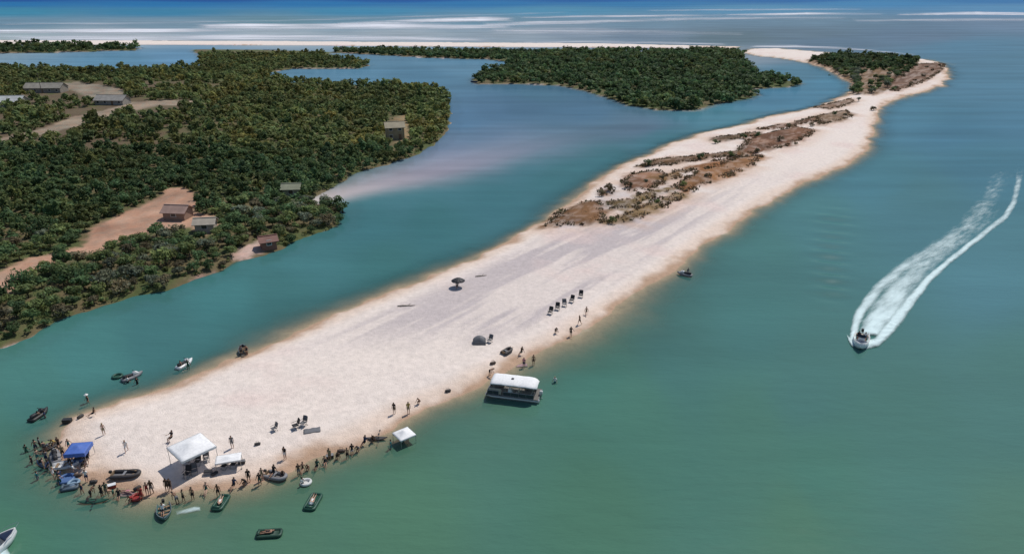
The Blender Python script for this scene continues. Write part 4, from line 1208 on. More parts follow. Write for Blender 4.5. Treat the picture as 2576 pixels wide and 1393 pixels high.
def jet_ski(px, py, rz, m_hull, m_deck, label):
    x, y, h = ground(px, py)
    r = tag(empty('jet_ski', (x, y, max(h, 0) - .02), rz), label, 'jet ski')
    rings = []
    for i in range(11):
        t = i/10; xx = 2.9*(t-.5); b = .56*(.86+.14*min(1,t*3))*(1-max(0,(t-.5)/.5)**2.2)+.01; s = .36+.16*max(0,t-.5)*2; kz = -.12+.34*max(0,(t-.65)/.35)**2
        rings.append([(xx,-b,s),(xx,-b*.9,kz+.14),(xx,0,kz),(xx,b*.9,kz+.14),(xx,b,s),(xx,b*.5,s+.06),(xx,-b*.5,s+.06)])
    MB().rings(rings).build('hull', m_hull, r, True)
    MB().rings([[(a,-w,.42),(a,-w*.8,hh),(a,w*.8,hh),(a,w,.42)] for a,w,hh in ((.95,.10,.55),(.7,.26,.78),(.35,.30,.90),(.15,.24,.80),(.05,.2,.5))]).build('cowl', m_deck, r, True)
    MB().rings([[(a,-w,.42),(a,-w*.85,hh),(a,w*.85,hh),(a,w,.42)] for a,w,hh in ((.1,.18,.70),(-.3,.20,.74),(-.8,.22,.80),(-1.2,.20,.80),(-1.3,.14,.5))]).build('seat', M_DARKC, r, True)
    MB().tube([(.28,-.36,.98),(.38,0,.94),(.28,.36,.98)], .022, 6).build('handlebar', M_DARKM, r)
    for s in (-1, 1): MB().box((.40,s*.42,.92),(.05,.16,.09),bev=.015).build('mirror', M_DARKM, r)
    return r
def skiff(px, py, rz, m, label, L=3.6, Bm=1.5, H=.5, motor=True, z=None):
    x, y, h = ground(px, py)
    r = tag(empty('skiff', (x, y, (max(h, 0) + .02) if z is None else z), rz), label, 'boat')
    MB().rings(hull_rings(L, Bm, H)).build('hull', m, r, True)
    for xx in (-L*.28, 0.0, L*.2): MB().box((xx,0,H*.72),(.26,Bm*.80 if xx < .2 else Bm*.62,.05),bev=.01).build('thwart', M_WOODB, r)
    for s in (-1, 1):
        MB().tube([(L*(t-.5), s*(Bm/2*(.82+.18*min(1,t*3))*(1-max(0,(t-.45)/.55)**2.2)+.012), H+.16*max(0,t-.4)**1.5*1.6+.02) for t in [q/10 for q in range(11)]], .03, 6).build('gunwale', M_ALU, r)
    if motor: outboard(r, -L/2, H*.5, M_DARKM, .9)
    return r
def driftwood(px, py, rz, L, label):
    x, y, z = on_sand(px, py)
    r = tag(empty('driftwood_log', (x, y, z), rz), label, 'driftwood')
    MB().tube([(-L/2,0,.08),(-L*.2,.06,.13),(L*.2,-.04,.12),(L/2,.1,.16)], [.10,.14,.11,.05], 8).build('trunk', M_DEAD, r, True)
    MB().tube([(L*.1,0,.15),(L*.22,.3,.32),(L*.3,.5,.36)], [.06,.04,.015], 6).build('branch', M_DEAD, r, True)
    MB().tube([(-L*.25,0,.15),(-L*.3,-.35,.25)], [.05,.015], 6).build('branch', M_DEAD, r, True)
    return r
def beach_tent(px, py, rz, m, label, s=1.0):
    x, y, z = on_sand(px, py)
    r = tag(empty('beach_tent', (x, y, z), rz), label, 'tent'); r.scale = (s, s, s)
    g = [[(-1.0 + 2.0*i/10, .85*math.cos(math.pi*j/10*.62 + .15)-.25, 1.15*math.sin(math.pi*j/10*.62+.15)*(1-.55*abs(i/5-1)**2.2)) for i in range(11)] for j in range(11)]
    MB().sheet(g, .015).build('shell', m, r, True)
    MB().box((0,.1,.02),(2.0,1.3,.02)).build('floor', M_GREYC, r)
    for i in (1, 5, 9):
        MB().tube([(a[0], a[1], a[2]+.012) for a in [g[j][i] for j in range(11)]], .014, 5).build('hoop', M_DARKM, r)
    return r

# ------------------------------------------------------------------ the pontoon boat nosed onto the sand
def pontoon_boat():
    x, y, _ = ground(1293, 994)
    r = tag(empty('pontoon_boat', (x, y, .05), math.radians(180 - 13)), 'pontoon boat with a long white canopy roof, its bow nosed onto the sand', 'boat')
    L, Bm = 7.4, 2.9
    for s in (-1, 1):
        MB().tube([(-L/2,s*1.0,.12),(-L/2+.3,s*1.0,.12),(L/2-1.0,s*1.0,.12),(L/2-.4,s*1.0,.20),(L/2+.05,s*1.0,.34)], [.30,.34,.34,.26,.05], 14).build('pontoon', M_ALU, r, True)
    MB().box((0,0,.53),(L-.3,Bm,.10),bev=.03).build('deck', C('boat_carpet', (.16,.15,.14), .9), r)
    MB().box((-.0,0,.485),(L-.2,Bm+.06,.05)).build('deck_rim', M_ALU, r)
    fen = C('dark_fence_panel', (.035,.045,.055), .35)
    def rail(p0, p1, nm='side_panel'):
        (xa, ya), (xb, yb) = p0, p1
        ln = math.hypot(xb-xa, yb-ya); a = math.atan2(yb-ya, xb-xa); c = ((xa+xb)/2, (ya+yb)/2)
        p = MB().box((c[0], c[1], .88),(ln-.06,.03,.50), rz=a).build(nm, fen, r)
        f = MB().tube([(xa,ya,1.18),(xb,yb,1.18)], .022, 6).tube([(xa,ya,.62),(xb,yb,.62)], .018, 6)
        for q in range(3): f.tube([(xa+(xb-xa)*q/2, ya+(yb-ya)*q/2, .58),(xa+(xb-xa)*q/2, ya+(yb-ya)*q/2, 1.18)], .018, 6)
        f.build('rail', M_ALU, p)
    hx, hy = L/2-.35, Bm/2-.08
    for s in (-1, 1):
        rail((-hx+.4, s*hy), (-.9, s*hy)); rail((-.9, s*hy), (1.2, s*hy)); rail((1.8, s*hy), (hx, s*hy))
        rail((hx, s*hy), (hx, s*.45), 'front_panel'); rail((-hx+.4, s*hy), (-hx+.4, s*.5), 'rear_panel')
    for nm, c, d in (('bench', (hx-1.0, hy-.4, .80), (1.7,.62,.42)), ('bench', (hx-1.0, -hy+.4, .80), (1.7,.62,.42)), ('bench', (-hx+1.2, -hy+.4, .80), (1.4,.62,.42))):
        b = MB().box(c, d, bev=.05).build(nm, M_VINYL, r)
        MB().box((c[0], c[1] + (.24 if c[1] > 0 else -.24), c[2]+.42),(d[0],.14,.44),bev=.04).build('backrest', M_VINYL, b)
    k = MB().rings([[(.0,.55,.58),(.55,.55,.58),(.55,1.25,.58),(.0,1.25,.58)],[(.08,.55,1.35),(.5,.55,1.55),(.5,1.25,1.55),(.08,1.25,1.35)]]).build('console', M_HULLW, r)
    MB().torus((0,0,0), .18, .02, 16, 6).build('steering_wheel', M_DARKM, k, False, (.02,.9,1.38)).rotation_euler = (0, math.radians(-60), 0)
    st = MB().box((-.65,.9,.95),(.5,.5,.14),bev=.04).tube([(-.65,.9,.58),(-.65,.9,.9)], .06, 8).build('helm_seat', M_VINYL, r)
    MB().box((-.88,.9,1.28),(.12,.5,.55),bev=.04).build('backrest', M_VINYL, st)
    # canopy: rounded fabric roof drawn over five bows
    x0, x1 = -3.35, 2.95; n = 16
    g = []
    for i in range(n + 1):
        t = i/n; xx = x0 + (x1-x0)*t
        hw = 1.46 * (1 - .32 * max(0, (.14 - t)/.14)**2)
        drop = .30 * max(0, (.16-t)/.16)**2 + .10*max(0,(t-.9)/.1)**2
        g.append([(xx, hw*math.sin(a), 2.55 - drop - .40*(1-math.cos(a)) + .02*math.cos(t*4*6.283)) for a in [math.radians(-78+156*j/12) for j in range(13)]])
    cn = MB().sheet(g, .03).build('canopy', M_WHITEC, r, True)
    MB().box((.15,.1,2.585),(.34,.34,.08),bev=.02).build('roof_hatch', M_DARKM, cn)
    for i in (1, 5, 8, 11, 15):
        b = g[i]
        f = MB().tube([(q[0], q[1], q[2]-.05) for q in b], .02, 6)
        for q in (b[0], b[-1]): f.tube([(q[0], q[1], q[2]-.05),(q[0]*.88, math.copysign(hy, q[1]), 1.18)], .02, 6)
        f.build('bow_frame', M_ALU, r)
    outboard(r, -L/2+.25, .5, C('white_motor_cowl', (.55,.56,.56), .3), 1.15)
    l = MB()
    for s in (-.2, .2): l.tube([(-hx+.2, s+.9, .55),(-hx-.25, s+.9, -.2)], .02, 6)
    for q in range(3): l.tube([(-hx+.08-.13*q,.7,.35-.2*q),(-hx+.08-.13*q,1.1,.35-.2*q)], .018, 6)
    l.build('ladder', M_ALU, r)
    return r
pontoon_boat()

# ------------------------------------------------------------------ the running motorboat
def motorboat(px, py, rz, label, L=6.2, Bm=2.3, H=.85, z=.05, name='motorboat'):
    x, y = W(px, py); r = tag(empty(name, (float(x), float(y), z), rz), label, 'boat')
    r.rotation_euler = (0, math.radians(-5), rz)
    MB().rings(hull_rings(L, Bm, H, 16, 2.4, .86, .25, .35)).build('hull', M_HULLW, r, True)
    MB().sheet([[(L*(.22+.26*i/6), (Bm/2)*(1-max(0,(.72+.26*i/6-.45)/.55)**2.4)*.92*(j/3-1), H+.1+.05*i/6+.06*(1-abs(j/3-1))) for i in range(7)] for j in range(7)], .04).build('foredeck', M_NAVY, r, True)
    k = MB().rings([[(.1,-.5,.2),(.8,-.5,.2),(.8,.5,.2),(.1,.5,.2)],[(.15,-.45,1.15),(.65,-.42,1.2),(.65,.42,1.2),(.15,.45,1.15)]]).build('console', M_HULLW, r)
    MB().sheet([[(.72-.22*j/3, -.5+i/5, 1.2+.42*j/3) for i in range(6)] for j in range(4)], .02).build('windscreen', M_GLASS, r)
    MB().torus((0,0,0), .18, .02, 14, 6).build('steering_wheel', M_DARKM, k, False, (.06,-.1,1.05)).rotation_euler = (0, math.radians(-60), 0)
    for yy in (-.45, .45):
        s = MB().box((-.75,yy,.62),(.55,.6,.5),bev=.06).build('seat', M_DARKC, r)
        MB().box((-1.02,yy,1.05),(.14,.58,.5),bev=.04).build('backrest', M_DARKC, s)
    MB().box((-2.3,0,.6),(.6,1.7,.3),bev=.05).build('stern_bench', M_VINYL, r)
    for s in (-1, 1):
        f = MB().tube([(1.0,s*.95,H+.05),(2.2,s*.62,H+.45),(3.0,s*.08,H+.55)], .018, 6)
        f.build('bow_rail', M_ALU, r)
    outboard(r, -L/2+.02, .55, M_DARKM, 1.25)
    return r, x, y
wb, wx, wy = motorboat(2165, 864, math.radians(-118), 'white motorboat with a dark foredeck speeding at the head of a foaming wake')
def boat_person(px_off, boat, pose, skin, wear, hair, label, rz=None):
    p = boat.matrix_basis @ Vector(px_off)
    return person(p.x, p.y, p.z, pose, (boat.rotation_euler.z - math.pi/2) if rz is None else rz, skin, wear, hair, label)
boat_person((-.55,-.45,.42), wb, 'chair', 'tan', {'shorts': 'navy', 'shirt': 'black'}, 'dark', 'person in a black shirt at the wheel of the speeding motorboat')
boat_person((-.55,.45,.42), wb, 'chair', 'fair', {'shorts': 'grey', 'shirt': 'white'}, 'brown', 'person in a white shirt beside the driver in the speeding motorboat')

# a white boat cut by the lower left corner, with the foam of its bow
sk2, _, _ = motorboat(-22, 1392, math.radians(62), 'white boat entering the photo at the lower left corner', L=5.2, Bm=2.1, H=.75)
ribbons('bow_foam', [[(-60,1410,40,1440,.6),(-40,1368,48,1418,.55),(-20,1348,30,1393,.5),(-6,1336,14,1363,.3)]], M_WAKE, 60, 13, .06, .3)

# ------------------------------------------------------------------ tents and shades on the near end of the sandbar
canopy_tent(490, 1164, 3.9, 2.25, math.radians(48), M_WHITEC, M_METAL, 'large white pop-up canopy tent near the tip of the sandbar', valance=.25, peak=.7)
canopy_tent(578, 1172, (2.7, 1.5), 1.2, math.radians(16), M_WHITEC, M_METAL, 'low white sunshade right beside the large white canopy tent', valance=.15, peak=.25, name='sunshade')
canopy_tent(205, 1158, 2.25, 1.75, math.radians(8), M_BLUEC, M_METAL, 'blue canopy tent at the left edge of the sandbar tip', valance=.45, peak=.4)
canopy_tent(1018, 1110, 2.1, 1.65, math.radians(38), M_WHITEC, M_METAL, 'small off-white canopy standing at the edge of the water', valance=.12, peak=.55)
umbrella(1153, 722, 1.25, 1.75, M_DARKC, 'black beach umbrella alone beside the channel edge of the sandbar')
beach_tent(1206, 862, math.radians(180), M_GREYC, 'grey half-dome beach tent behind the pontoon boat', 1.0)

# chairs, bags, coolers
camp_chair(1232, 860, 2.6, M_GREYC, 'grey camp chair right beside the half-dome beach tent', s=1.25)
dinghy(1275, 886, .9, M_RUB, 'small dark inflatable tender lying on the sand above the pontoon boat', L=1.9, Bm=1.25, motor=False)
bag(1240, 916, .5, C('brown_canvas', (.10,.07,.055)), 'dark brown bag on the sand at the left end of the pontoon boat', 1.2)
for i, (px, py, lab) in enumerate([(1384, 790, 'dark chair at the left end of the chair row near the waterline'), (1402, 780, 'second dark chair from the left end of the chair row'), (1420, 770, 'third dark chair from the left end of the chair row'), (1438, 760, 'fourth dark chair from the left in the chair row'), (1461, 748, 'dark chair at the upper right end of the chair row')]):
    camp_chair(px, py, 2.7 + .25 * (i % 3), (M_DARKC, M_GREYC)[i == 2], lab, 'row of chairs near the waterline', 1.3)
camp_chair(744, 1076, 2.2, M_DARKC, 'dark camp chair in a pair above the lone walker', s=1.3)
camp_chair(764, 1070, 2.7, M_GREYC, 'grey camp chair turned toward the dark camp chair', s=1.25)
umbrella_shadow = towel(785, 1082, .3, M_GREYC, 'grey sheet laid as a shadow right of the two camp chairs', (2.0, 1.0))  # flat grey cloth shape stands in for the shadow beside the chairs
camp_chair(690, 1082, 2.4, M_GREYC, 'single grey camp chair left of the chair pair')
bag(648, 1118, .4, M_RUB, 'dark round bag on the sand right of the white sunshade', .95)
camp_chair(472, 1198, 3.0, M_DARKC, 'dark camp chair in the sun below the large white canopy', s=1.25)
camp_chair(490, 1190, 3.6, M_GREYC, 'grey camp chair below the large white canopy', s=1.2)
cooler(524, 1190, .2, M_RUBG, M_DARKC, 'grey cooler left of the low white sunshade', 1.1)
bag(540, 1192, 1.0, M_DARKC, 'black bag beside the grey cooler', 1.1)
camp_chair(566, 1176, 2.8, M_DARKC, 'dark camp chair in the shade of the low sunshade, left one', s=1.15)
camp_chair(588, 1172, 3.1, M_DARKC, 'dark camp chair in the shade of the low sunshade, middle one', s=1.15)
cooler(608, 1164, .3, M_DARKC, M_GREYC, 'black cooler at the right end of the low sunshade', 1.0)
camp_chair(470, 1164, 2.9, M_DARKC, 'dark camp chair in the shade of the large white canopy, left one', s=1.15)
camp_chair(498, 1166, 3.2, M_DARKC, 'dark camp chair in the shade of the large white canopy, middle one', s=1.15)
camp_chair(520, 1158, 3.5, M_GREYC, 'grey camp chair in the shade of the large white canopy, right one', s=1.15)
cooler(486, 1148, .9, M_BLUEP, M_HULLW, 'blue cooler with a white lid under the large white canopy')
cooler(198, 1160, .2, M_BLUEP, M_DARKC, 'dark blue cooler under the blue canopy tent', 1.1)
camp_chair(216, 1154, 3.0, M_DARKC, 'dark camp chair under the blue canopy tent', s=1.1)
bag(197, 1197, .3, C('brown_canvas', (.10,.07,.055)), 'brown bag on the damp sand below the blue canopy tent', 1.15)
cooler(170, 1062, .1, M_DARKM, M_DARKM, 'long black cooler at the waterline above the blue canopy', 1.35)
bag(203, 1050, 1.2, M_RUB, 'dark bag at the waterline right of the long black cooler', 1.15)
dinghy(318, 1196, .05, M_RUB, 'dark inflatable dinghy with an outboard lying on the sandbar tip', L=3.1, Bm=1.45)
driftwood(1210, 694, .2, 2.2, 'bleached driftwood log right of the black umbrella')
driftwood(1022, 770, .05, 3.0, 'long bleached driftwood log beside the channel edge')
bag(1127, 985, .4, M_RUB, 'small dark bag at the waterline left of the pontoon boat', 1.1)
towel(1312, 918, .2, M_PINKP, 'pink towel on the sand behind the pontoon boat canopy')
towel(122, 1108, .6, C('yellow_towel', (.50,.38,.16), .9), 'mustard yellow towel at the waterline left of the blue canopy')
towel(325, 1238, .1, M_PINKP, 'pink towel at the water edge below the dark dinghy', (1.9, 1.1))

# craft at the water's edge
skiff(165, 1174, .25, M_HULLW, 'small white skiff pulled up among the bathers left of the blue canopy', L=2.9, Bm=1.25, H=.42)
jet_ski(140, 1150, 2.2, M_RUBG, M_DARKC, 'grey jet ski at the waterline above the white skiff')
jet_ski(466, 918, 1.2, M_HULLW, M_HULLW, 'white jet ski floating off the channel side of the sandbar')
jet_ski(334, 950, .9, M_RUBG, M_HULLW, 'grey jet ski with a white cowl near the channel side shore')
skiff(612, 884, 2.0, M_DARKM, 'dark skiff anchored off the channel side beside a wading couple', L=2.8, Bm=1.3, H=.45)
jet_ski(100, 1046, 1.4, M_DARKM, M_DARKC, 'black jet ski floating beside two waders at the far left')
kayak(110, 1170, -.5, C('navy_plastic', (.02,.04,.09), .45), 'navy kayak at the waterline below the grey jet ski', 2.7)
kayak(128, 1126, .9, M_RUB, 'charcoal kayak at the waterline beside the mustard towel', 2.6)
raft(176, 1228, .3, C('slate_vinyl', (.07,.10,.13), .5), 'slate grey raft in the shallows below the two blue floats', 1.9, 1.0)
bag(236, 1214, .2, M_RUB, 'dark bag on the damp sand left of the dark dinghy', 1.1)
cooler(282, 1226, .5, M_REDP, M_HULLW, 'red cooler with a white lid on the damp sand below the dinghy', 1.1)
bag(346, 1230, .9, M_DARKC, 'black bag beside the pink towel at the water edge', 1.1)
cooler(830, 1150, .4, M_DARKM, M_RUBG, 'black cooler among the bathers on the front shore', 1.1)
bag(858, 1136, .2, C('brown_canvas', (.10,.07,.055)), 'brown bag behind the bathers on the front shore', 1.2)
kayak(236, 1262, .12, M_GREENP, 'dark green kayak floating below the sandbar tip', 3.2)
skiff(414, 1292, -1.1, C('green_gelcoat', (.05,.12,.11), .35), 'dark green skiff floating below the sandbar tip', L=2.7, Bm=1.4, H=.4)
raft(556, 1266, 1.5, M_GREENP, 'dark green inflatable raft with a passenger just off the tip', 2.5, 1.3)
raft(788, 1264, 1.45, M_GREENP, 'long green inflatable raft floating off the front shore', 2.7, 1.4)
raft(678, 1344, .1, C('deep_green_vinyl', (.02,.06,.04), .5), 'deep green raft floating alone nearest the bottom of the photo', 2.6, 1.2)
dinghy(695, 1200, -.3, M_RUBG, 'grey inflatable dinghy at the front waterline', L=2.6, Bm=1.4, motor=True)
kayak(948, 1104, .05, M_RUB, 'dark kayak lying at the front waterline left of the small canopy', 2.6)
float_ring(168, 1206, M_BLUEP, 'large round blue float at the waterline below the skiff', .75)
float_ring(186, 1216, C('pale_blue_vinyl', (.20,.30,.40), .5), 'pale blue swim ring beside the large blue float', .5)
float_ring(345, 1252, M_REDP, 'dark red swim ring at the water edge below the pink towel', .5)
float_ring(296, 948, M_GREENP, 'dark green float in the water above the tip of the sandbar', .6)
jet_ski(1722, 692, 2.6, M_RUBG, M_HULLW, 'grey and white jet ski anchored off the right shore of the sandbar')
skiff(1192, 208, 2.8, M_NAVY, 'small dark boat moored at the left tip of the wooded island', L=4.5, Bm=1.7, H=.8, z=.02)
float_ring(770, 1215, C('white_vinyl', (.62,.62,.60), .5), 'white swim ring floating beside a bather off the front shore', .5)

# ------------------------------------------------------------------ people: px, py, pose, facing (degrees), skin, wear, hair, label
S = dict
PEOPLE = [
 (97,1050,'wade',40,'tan',S(shorts='black'),'dark','person in black shorts wading, left of two waders at the far left of the tip'),
 (114,1050,'stand',-50,'brown',S(shorts='grey',shirt='navy'),'dark','person in a navy shirt wading, right of the two waders at the far left'),
 (222,1012,'wade',150,'tan',S(swimsuit='black',hat='white'),'brown','person with a white hat wading above the long black cooler'),
 (237,1046,'sit',120,'tan',S(shorts='black',shirt='brown'),'dark','person in a brown shirt sitting on the damp sand right of the black cooler'),
 (262,1092,'stand',20,'fair',S(shorts='khaki'),'blond','person in khaki shorts standing above the blue canopy tent'),
 (319,1134,'walk',200,'fair',S(shorts='white',shirt='white'),'blond','person all in white walking on the sand between the two tents'),
 (322,962,'wade',-30,'tan',S(shorts='black',shirt='white'),'dark','person in a white shirt standing beside the grey jet ski in the channel'),
 (346,966,'wade',60,'tan',S(shorts='black',shirt='black'),'dark','person in black standing at the bow of the grey jet ski'),
 (456,924,'wade',140,'tan',S(shorts='navy'),'dark','person in navy shorts standing beside the white jet ski'),
 (474,926,'wade',200,'brown',S(shorts='green',shirt='green'),'dark','person in a green shirt standing beside the white jet ski'),
 (608,893,'stand',170,'brown',S(shorts='black',shirt='grey'),'dark','person in a grey shirt wading, left of a couple on the channel side'),
 (622,893,'stand',190,'tan',S(swimsuit='black'),'dark','person in a black swimsuit wading, right of the couple on the channel side'),
 (64,1142,'wade',0,'tan',S(shorts='green',shirt='green'),'dark','person in green standing in the water at the far left edge of the crowd'),
 (98,1158,'wade',70,'fair',S(shorts='teal'),'brown','person in teal shorts wading left of the grey jet ski'),
 (122,1132,'bend',-80,'tan',S(shorts='grey',shirt='grey'),'dark','person in grey bending over behind the grey jet ski'),
 (140,1118,'crouch',160,'tan',S(shorts='brown',shirt='yellow'),'brown','person in a yellow shirt crouching on the mustard towel'),
 (118,1160,'contrapposto',10,'tan',S(shorts='navy',shirt='grey'),'dark','person in navy shorts and a grey shirt standing beside the grey jet ski'),
 (160,1150,'stand',210,'fair',S(shorts='black',shirt='khaki'),'brown','person in a khaki shirt standing at the bow of the white skiff'),
 (103,1198,'wade',90,'fair',S(shorts='grey',shirt='teal'),'brown','person in a teal shirt wading below the crowd at the left tip'),
 (136,1200,'wade',-90,'fair',S(swimsuit='white'),'blond','person in a white swimsuit wading below the white skiff'),
 (188,1188,'sit',-30,'tan',S(shorts='grey',shirt='white'),'dark','person in a white shirt sitting between the white skiff and the brown bag'),
 (152,1202,'crouch',40,'tan',S(shorts='navy',shirt='navy'),'dark','person in navy crouching beside the large blue float'),
 (222,1158,'chair',200,'tan',S(shorts='black',shirt='navy'),'dark','person in a navy shirt sitting in the chair under the blue canopy'),
 (252,1246,'stand',-20,'brown',S(shorts='black',shirt='black'),'dark','person in black standing in the shallows at the bow of the green kayak'),
 (268,1240,'contrapposto',30,'tan',S(shorts='khaki',shirt='green'),'brown','person in a green shirt standing in the shallows below the tip'),
 (284,1244,'bend',120,'tan',S(shorts='green'),'dark','person in green shorts bending down in the shallows'),
 (320,1238,'lie',80,'fair',S(swimsuit='pink'),'blond','person in a pink swimsuit lying on the pink towel at the water edge'),
 (358,1248,'stand',180,'tan',S(shorts='red',shirt='red'),'brown','person in a red shirt standing in the shallows beside the red swim ring'),
 (372,1244,'contrapposto',210,'fair',S(swimsuit='red'),'brown','person in a red swimsuit standing in the shallows below the dinghy'),
 (414,1240,'stand',180,'brown',S(shorts='brown',shirt='brown'),'dark','person in brown, left of the pair standing at the water edge below the canopies'),
 (432,1236,'stand',160,'tan',S(shorts='black',shirt='brown'),'dark','person in a brown shirt and black shorts, right of the pair at the water edge'),
 (412,1294,'sit',200,'tan',S(shorts='black',shirt='white'),'dark','person in a white shirt sitting in the dark green skiff'),
 (462,1258,'wade',-40,'tan',S(shorts='black',shirt='khaki'),'dark','person in a khaki shirt wading right of the dark green skiff'),
 (446,1262,'bend',60,'brown',S(shorts='grey'),'dark','person in grey shorts bending over at the stern of the dark green skiff'),
 (542,1250,'wade',180,'brown',S(shorts='black'),'dark','person in black shorts standing in the shallows above the green raft'),
 (556,1264,'lie',10,'fair',S(swimsuit='white'),'blond','person in a white swimsuit lying on the green raft just off the tip'),
 (620,1218,'crouch',150,'brown',S(shorts='black',shirt='black'),'dark','person in black crouching at the front waterline left of the grey dinghy'),
 (652,1212,'wade',180,'tan',S(shorts='green',shirt='black'),'dark','person in green shorts standing at the front waterline left of the grey dinghy'),
 (664,1208,'stand',200,'fair',S(swimsuit='khaki'),'brown','person in a khaki swimsuit standing at the front waterline left of the dinghy'),
 (690,1198,'sit',160,'tan',S(shorts='black',shirt='black'),'dark','person in black sitting in the grey inflatable dinghy'),
 (757,1215,'wade',60,'tan',S(shorts='black',shirt='white'),'dark','person in a white shirt wading beside the white swim ring'),
 (746,1188,'stand',200,'tan',S(shorts='grey',shirt='brown'),'brown','person in a brown shirt standing at the waterline above the white swim ring'),
 (788,1262,'lie',0,'fair',S(swimsuit='white',hat='white'),'blond','person with a white hat lying on the long green raft'),
 (672,1344,'lie',100,'tan',S(swimsuit='black'),'dark','person in a black swimsuit lying on the deep green raft'),
 (776,1178,'crouch',180,'tan',S(shorts='brown'),'dark','person in brown shorts crouching at the left end of the bathers on the front shore'),
 (798,1176,'sit',170,'brown',S(shorts='black',shirt='green'),'dark','person in a green shirt sitting second from the left on the front shore'),
 (818,1168,'sit',200,'tan',S(swimsuit='black'),'dark','person in a black swimsuit sitting third from the left on the front shore'),
 (838,1156,'stand',160,'tan',S(shorts='khaki',shirt='khaki'),'brown','person in khaki standing among the bathers on the front shore'),
 (850,1150,'crouch',200,'brown',S(shorts='black',shirt='brown'),'dark','person in a brown shirt crouching right of the khaki bather'),
 (868,1146,'stand',180,'tan',S(shorts='black'),'dark','person in black shorts standing among the bathers on the front shore'),
 (886,1138,'sit',190,'brown',S(shorts='grey',shirt='black'),'dark','person in a black shirt sitting right of the bather in black shorts'),
 (902,1132,'crouch',170,'tan',S(shorts='brown',shirt='grey'),'dark','person in a grey shirt crouching near the right end of the bathers'),
 (918,1118,'sit',150,'tan',S(shorts='black',shirt='navy'),'dark','person in a navy shirt sitting above the dark kayak'),
 (938,1108,'crouch',200,'brown',S(shorts='black'),'dark','person in black shorts crouching at the left end of the dark kayak'),
 (1012,1104,'stand',180,'tan',S(shorts='navy',shirt='black'),'dark','person in a black shirt standing under the small off-white canopy'),
 (1024,1108,'sit',200,'fair',S(swimsuit='teal'),'brown','person in a teal swimsuit sitting under the small off-white canopy'),
 (984,1128,'wade',90,'fair',S(shorts='teal',shirt='teal'),'brown','person in a teal shirt wading in front of the small canopy'),
 (992,1040,'stand',170,'brown',S(shorts='brown',shirt='black'),'dark','person in black, left of the pair on the sand above the small canopy'),
 (1028,1040,'stand',200,'tan',S(shorts='khaki',shirt='yellow'),'brown','person in a yellow shirt, right of the pair above the small canopy'),
 (1056,1014,'crouch',150,'tan',S(shorts='brown'),'dark','person in brown shorts crouching at the waterline left of the pontoon boat'),
 (722,1156,'stand',160,'tan',S(shorts='white',shirt='black'),'dark','person in a black shirt and white shorts walking alone below the chair pair'),
 (577,1120,'stand',190,'tan',S(shorts='grey',shirt='grey'),'brown','person in grey standing behind the low white sunshade'),
 (433,1108,'chair',150,'tan',S(shorts='black',shirt='black'),'dark','person in black behind the left corner of the large white canopy'),
 (1232,944,'bend',250,'tan',S(shorts='black'),'dark','person in black shorts bending down at the bow of the pontoon boat'),
 (1318,922,'stand',170,'fair',S(shorts='navy',shirt='pink'),'brown','person in a pink shirt standing on the pink towel behind the pontoon boat'),
 (1342,916,'stand',190,'tan',S(shorts='brown'),'dark','person in brown shorts standing in the shallows behind the pontoon boat'),
 (1312,892,'sit',140,'tan',S(shorts='khaki',shirt='brown'),'brown','person in a brown shirt sitting right of the dark inflatable tender'),
 (1396,962,'wade',150,'fair',S(shorts='teal',shirt='white'),'blond','person in a white shirt standing in the water at the stern of the pontoon boat'),
 (1436,846,'contrapposto',170,'brown',S(shorts='black',shirt='black'),'dark','person in black standing at the waterline right of the pontoon boat'),
 (1398,836,'crouch',190,'tan',S(shorts='khaki',shirt='grey'),'brown','person in a grey shirt crouching on the sand below the chair row'),
 (1458,816,'walk',120,'tan',S(shorts='brown',shirt='brown'),'brown','person in brown walking along the waterline below the chair row'),
 (1475,790,'sit',170,'fair',S(swimsuit='khaki'),'blond','person in a khaki swimsuit sitting on the sand right of the chair row'),
 (1150,724,'sit',180,'tan',S(shorts='black',shirt='black'),'dark','person in black sitting in the shade of the black beach umbrella'),
 (84,1128,'wade',30,'tan',S(shorts='navy'),'dark','person in navy shorts wading behind the bather in green'),
 (100,1124,'stand',-40,'brown',S(shorts='black',shirt='grey'),'dark','person in a grey shirt standing in the shallows left of the mustard towel'),
 (112,1142,'bend',40,'tan',S(swimsuit='black'),'dark','person in a black swimsuit bending down left of the grey jet ski'),
 (88,1172,'wade',110,'tan',S(shorts='black',shirt='black'),'dark','person in black wading at the lower left of the crowd'),
 (112,1178,'stand',-60,'fair',S(shorts='khaki'),'brown','person in khaki shorts standing in the shallows left of the white skiff'),
 (126,1182,'contrapposto',140,'brown',S(shorts='grey',shirt='navy'),'dark','person in a navy shirt and grey shorts at the stern of the white skiff'),
 (150,1128,'stand',170,'tan',S(shorts='black',shirt='brown'),'dark','person in a brown shirt standing between the mustard towel and the blue canopy'),
 (176,1132,'contrapposto',200,'fair',S(swimsuit='teal'),'blond','person in a teal swimsuit standing at the left leg of the blue canopy'),
 (190,1150,'sit',180,'tan',S(shorts='navy',shirt='grey'),'dark','person in a grey shirt sitting in the shade of the blue canopy'),
 (178,1172,'stand',30,'tan',S(shorts='black'),'dark','person in black shorts standing at the bow of the white skiff'),
 (206,1180,'crouch',-60,'brown',S(shorts='khaki',shirt='black'),'dark','person in a black shirt crouching below the blue canopy'),
 (216,1206,'stand',190,'fair',S(shorts='navy',shirt='white'),'brown','person in a white shirt and navy shorts right of the brown bag'),
 (150,1218,'wade',20,'tan',S(shorts='green'),'dark','person in green shorts wading at the large blue float'),
 (202,1232,'wade',160,'tan',S(swimsuit='navy'),'dark','person in a navy swimsuit wading below the pale blue swim ring'),
 (222,1240,'bend',-20,'brown',S(shorts='black'),'dark','person in black shorts bending over the stern of the green kayak'),
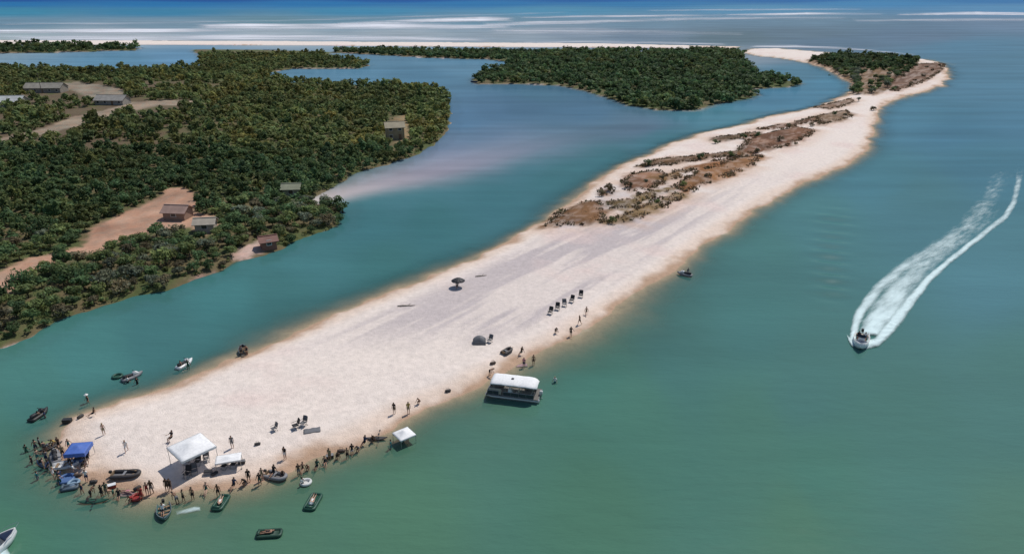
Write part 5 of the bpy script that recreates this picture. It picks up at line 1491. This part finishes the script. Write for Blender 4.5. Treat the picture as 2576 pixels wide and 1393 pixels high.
 (300,1250,'sit',200,'tan',S(shorts='black',shirt='black'),'dark','person in black sitting in the shallows left of the pink towel'),
 (334,1258,'crouch',150,'tan',S(shorts='brown',shirt='red'),'dark','person in a red shirt crouching left of the red swim ring'),
 (390,1246,'wade',180,'brown',S(shorts='grey',shirt='brown'),'dark','person in a brown shirt and grey shorts left of the brown clad pair'),
 (480,1250,'stand',170,'tan',S(shorts='black'),'dark','person in black shorts in the shallows right of the bather in khaki'),
 (520,1238,'sit',190,'fair',S(swimsuit='green'),'brown','person in a green swimsuit sitting at the water edge above the splash'),
 (590,1226,'sit',170,'tan',S(shorts='black',shirt='navy'),'dark','person in a navy shirt sitting at the water edge below the sunshade'),
 (634,1216,'stand',190,'tan',S(shorts='brown',shirt='black'),'dark','person in a black shirt and brown shorts right of the crouching figure in black'),
 (712,1196,'crouch',200,'brown',S(shorts='black'),'dark','person in black shorts crouching at the bow of the grey dinghy'),
 (762,1184,'sit',180,'tan',S(swimsuit='brown'),'dark','person in a brown swimsuit sitting at the left end of the front shore bathers'),
 (1730,690,'wade',200,'tan',S(shorts='navy',shirt='grey'),'dark','person in a grey shirt standing beside the anchored jet ski on the right'),
]
for px, py, pose, fc, sk, wr, hr, lab in PEOPLE:
    if pose in ('wade', 'stand', 'bend') and py > 1100 and 'canopy' not in lab and 'skiff' not in lab: px += random.uniform(-9, 9); py += random.uniform(-6, 9)
    x, y, h = ground(px, py)
    z = max(h + relief_at(x, y, h), -.75) - .01
    if pose in ('sit', 'lie', 'crouch') and h < 0: z = max(h, -.18)
    if lab.endswith('dark green skiff') and pose == 'sit': z = .10
    if 'raft' in lab and pose == 'lie': z = .20
    if 'inflatable dinghy' in lab: z = max(h, 0) + .18
    if 'lying on the pink towel' in lab: z = max(z, .0) + .05
    if pose == 'chair': z = h + relief_at(x, y, h) + .02
    person(x, y, z, pose, math.radians(fc), sk, wr, hr, lab, None, random.uniform(.97, 1.06))

# splash beside the skiff
ribbons('splash', [[(440,1280,444,1300,.1),(466,1278,470,1294,.3),(488,1272,492,1290,.42),(506,1272,510,1288,.2)]], M_WAKE, 40, 13, .05, .25)

# labels that two or more things still share: told apart by their order from the left
from collections import defaultdict
_by = defaultdict(list)
for o in COL.objects:
    if o.parent is None and 'label' in o: _by[o['label']].append(o)
ORD = ['leftmost', 'second from left', 'third from left', 'fourth from left', 'fifth from left', 'sixth from left', 'seventh from left', 'eighth from left', 'ninth from left', 'tenth from left']
for lab, os_ in _by.items():
    n = len(os_)
    if n < 2 or n > 40: continue
    os_.sort(key=lambda o: o.location.x / max(o.location.y, 1))
    for k, o in enumerate(os_):
        w = 'left one' if (n == 2 and k == 0) else 'right one' if n == 2 else 'rightmost' if k == n - 1 else ORD[k] if k < len(ORD) and k <= n / 2 else None
        if w is None:
            back = n - 1 - k
            w = ORD[back].replace('left', 'right') if 0 < back < len(ORD) else None
        if w: o['label'] = lab + ', ' + w
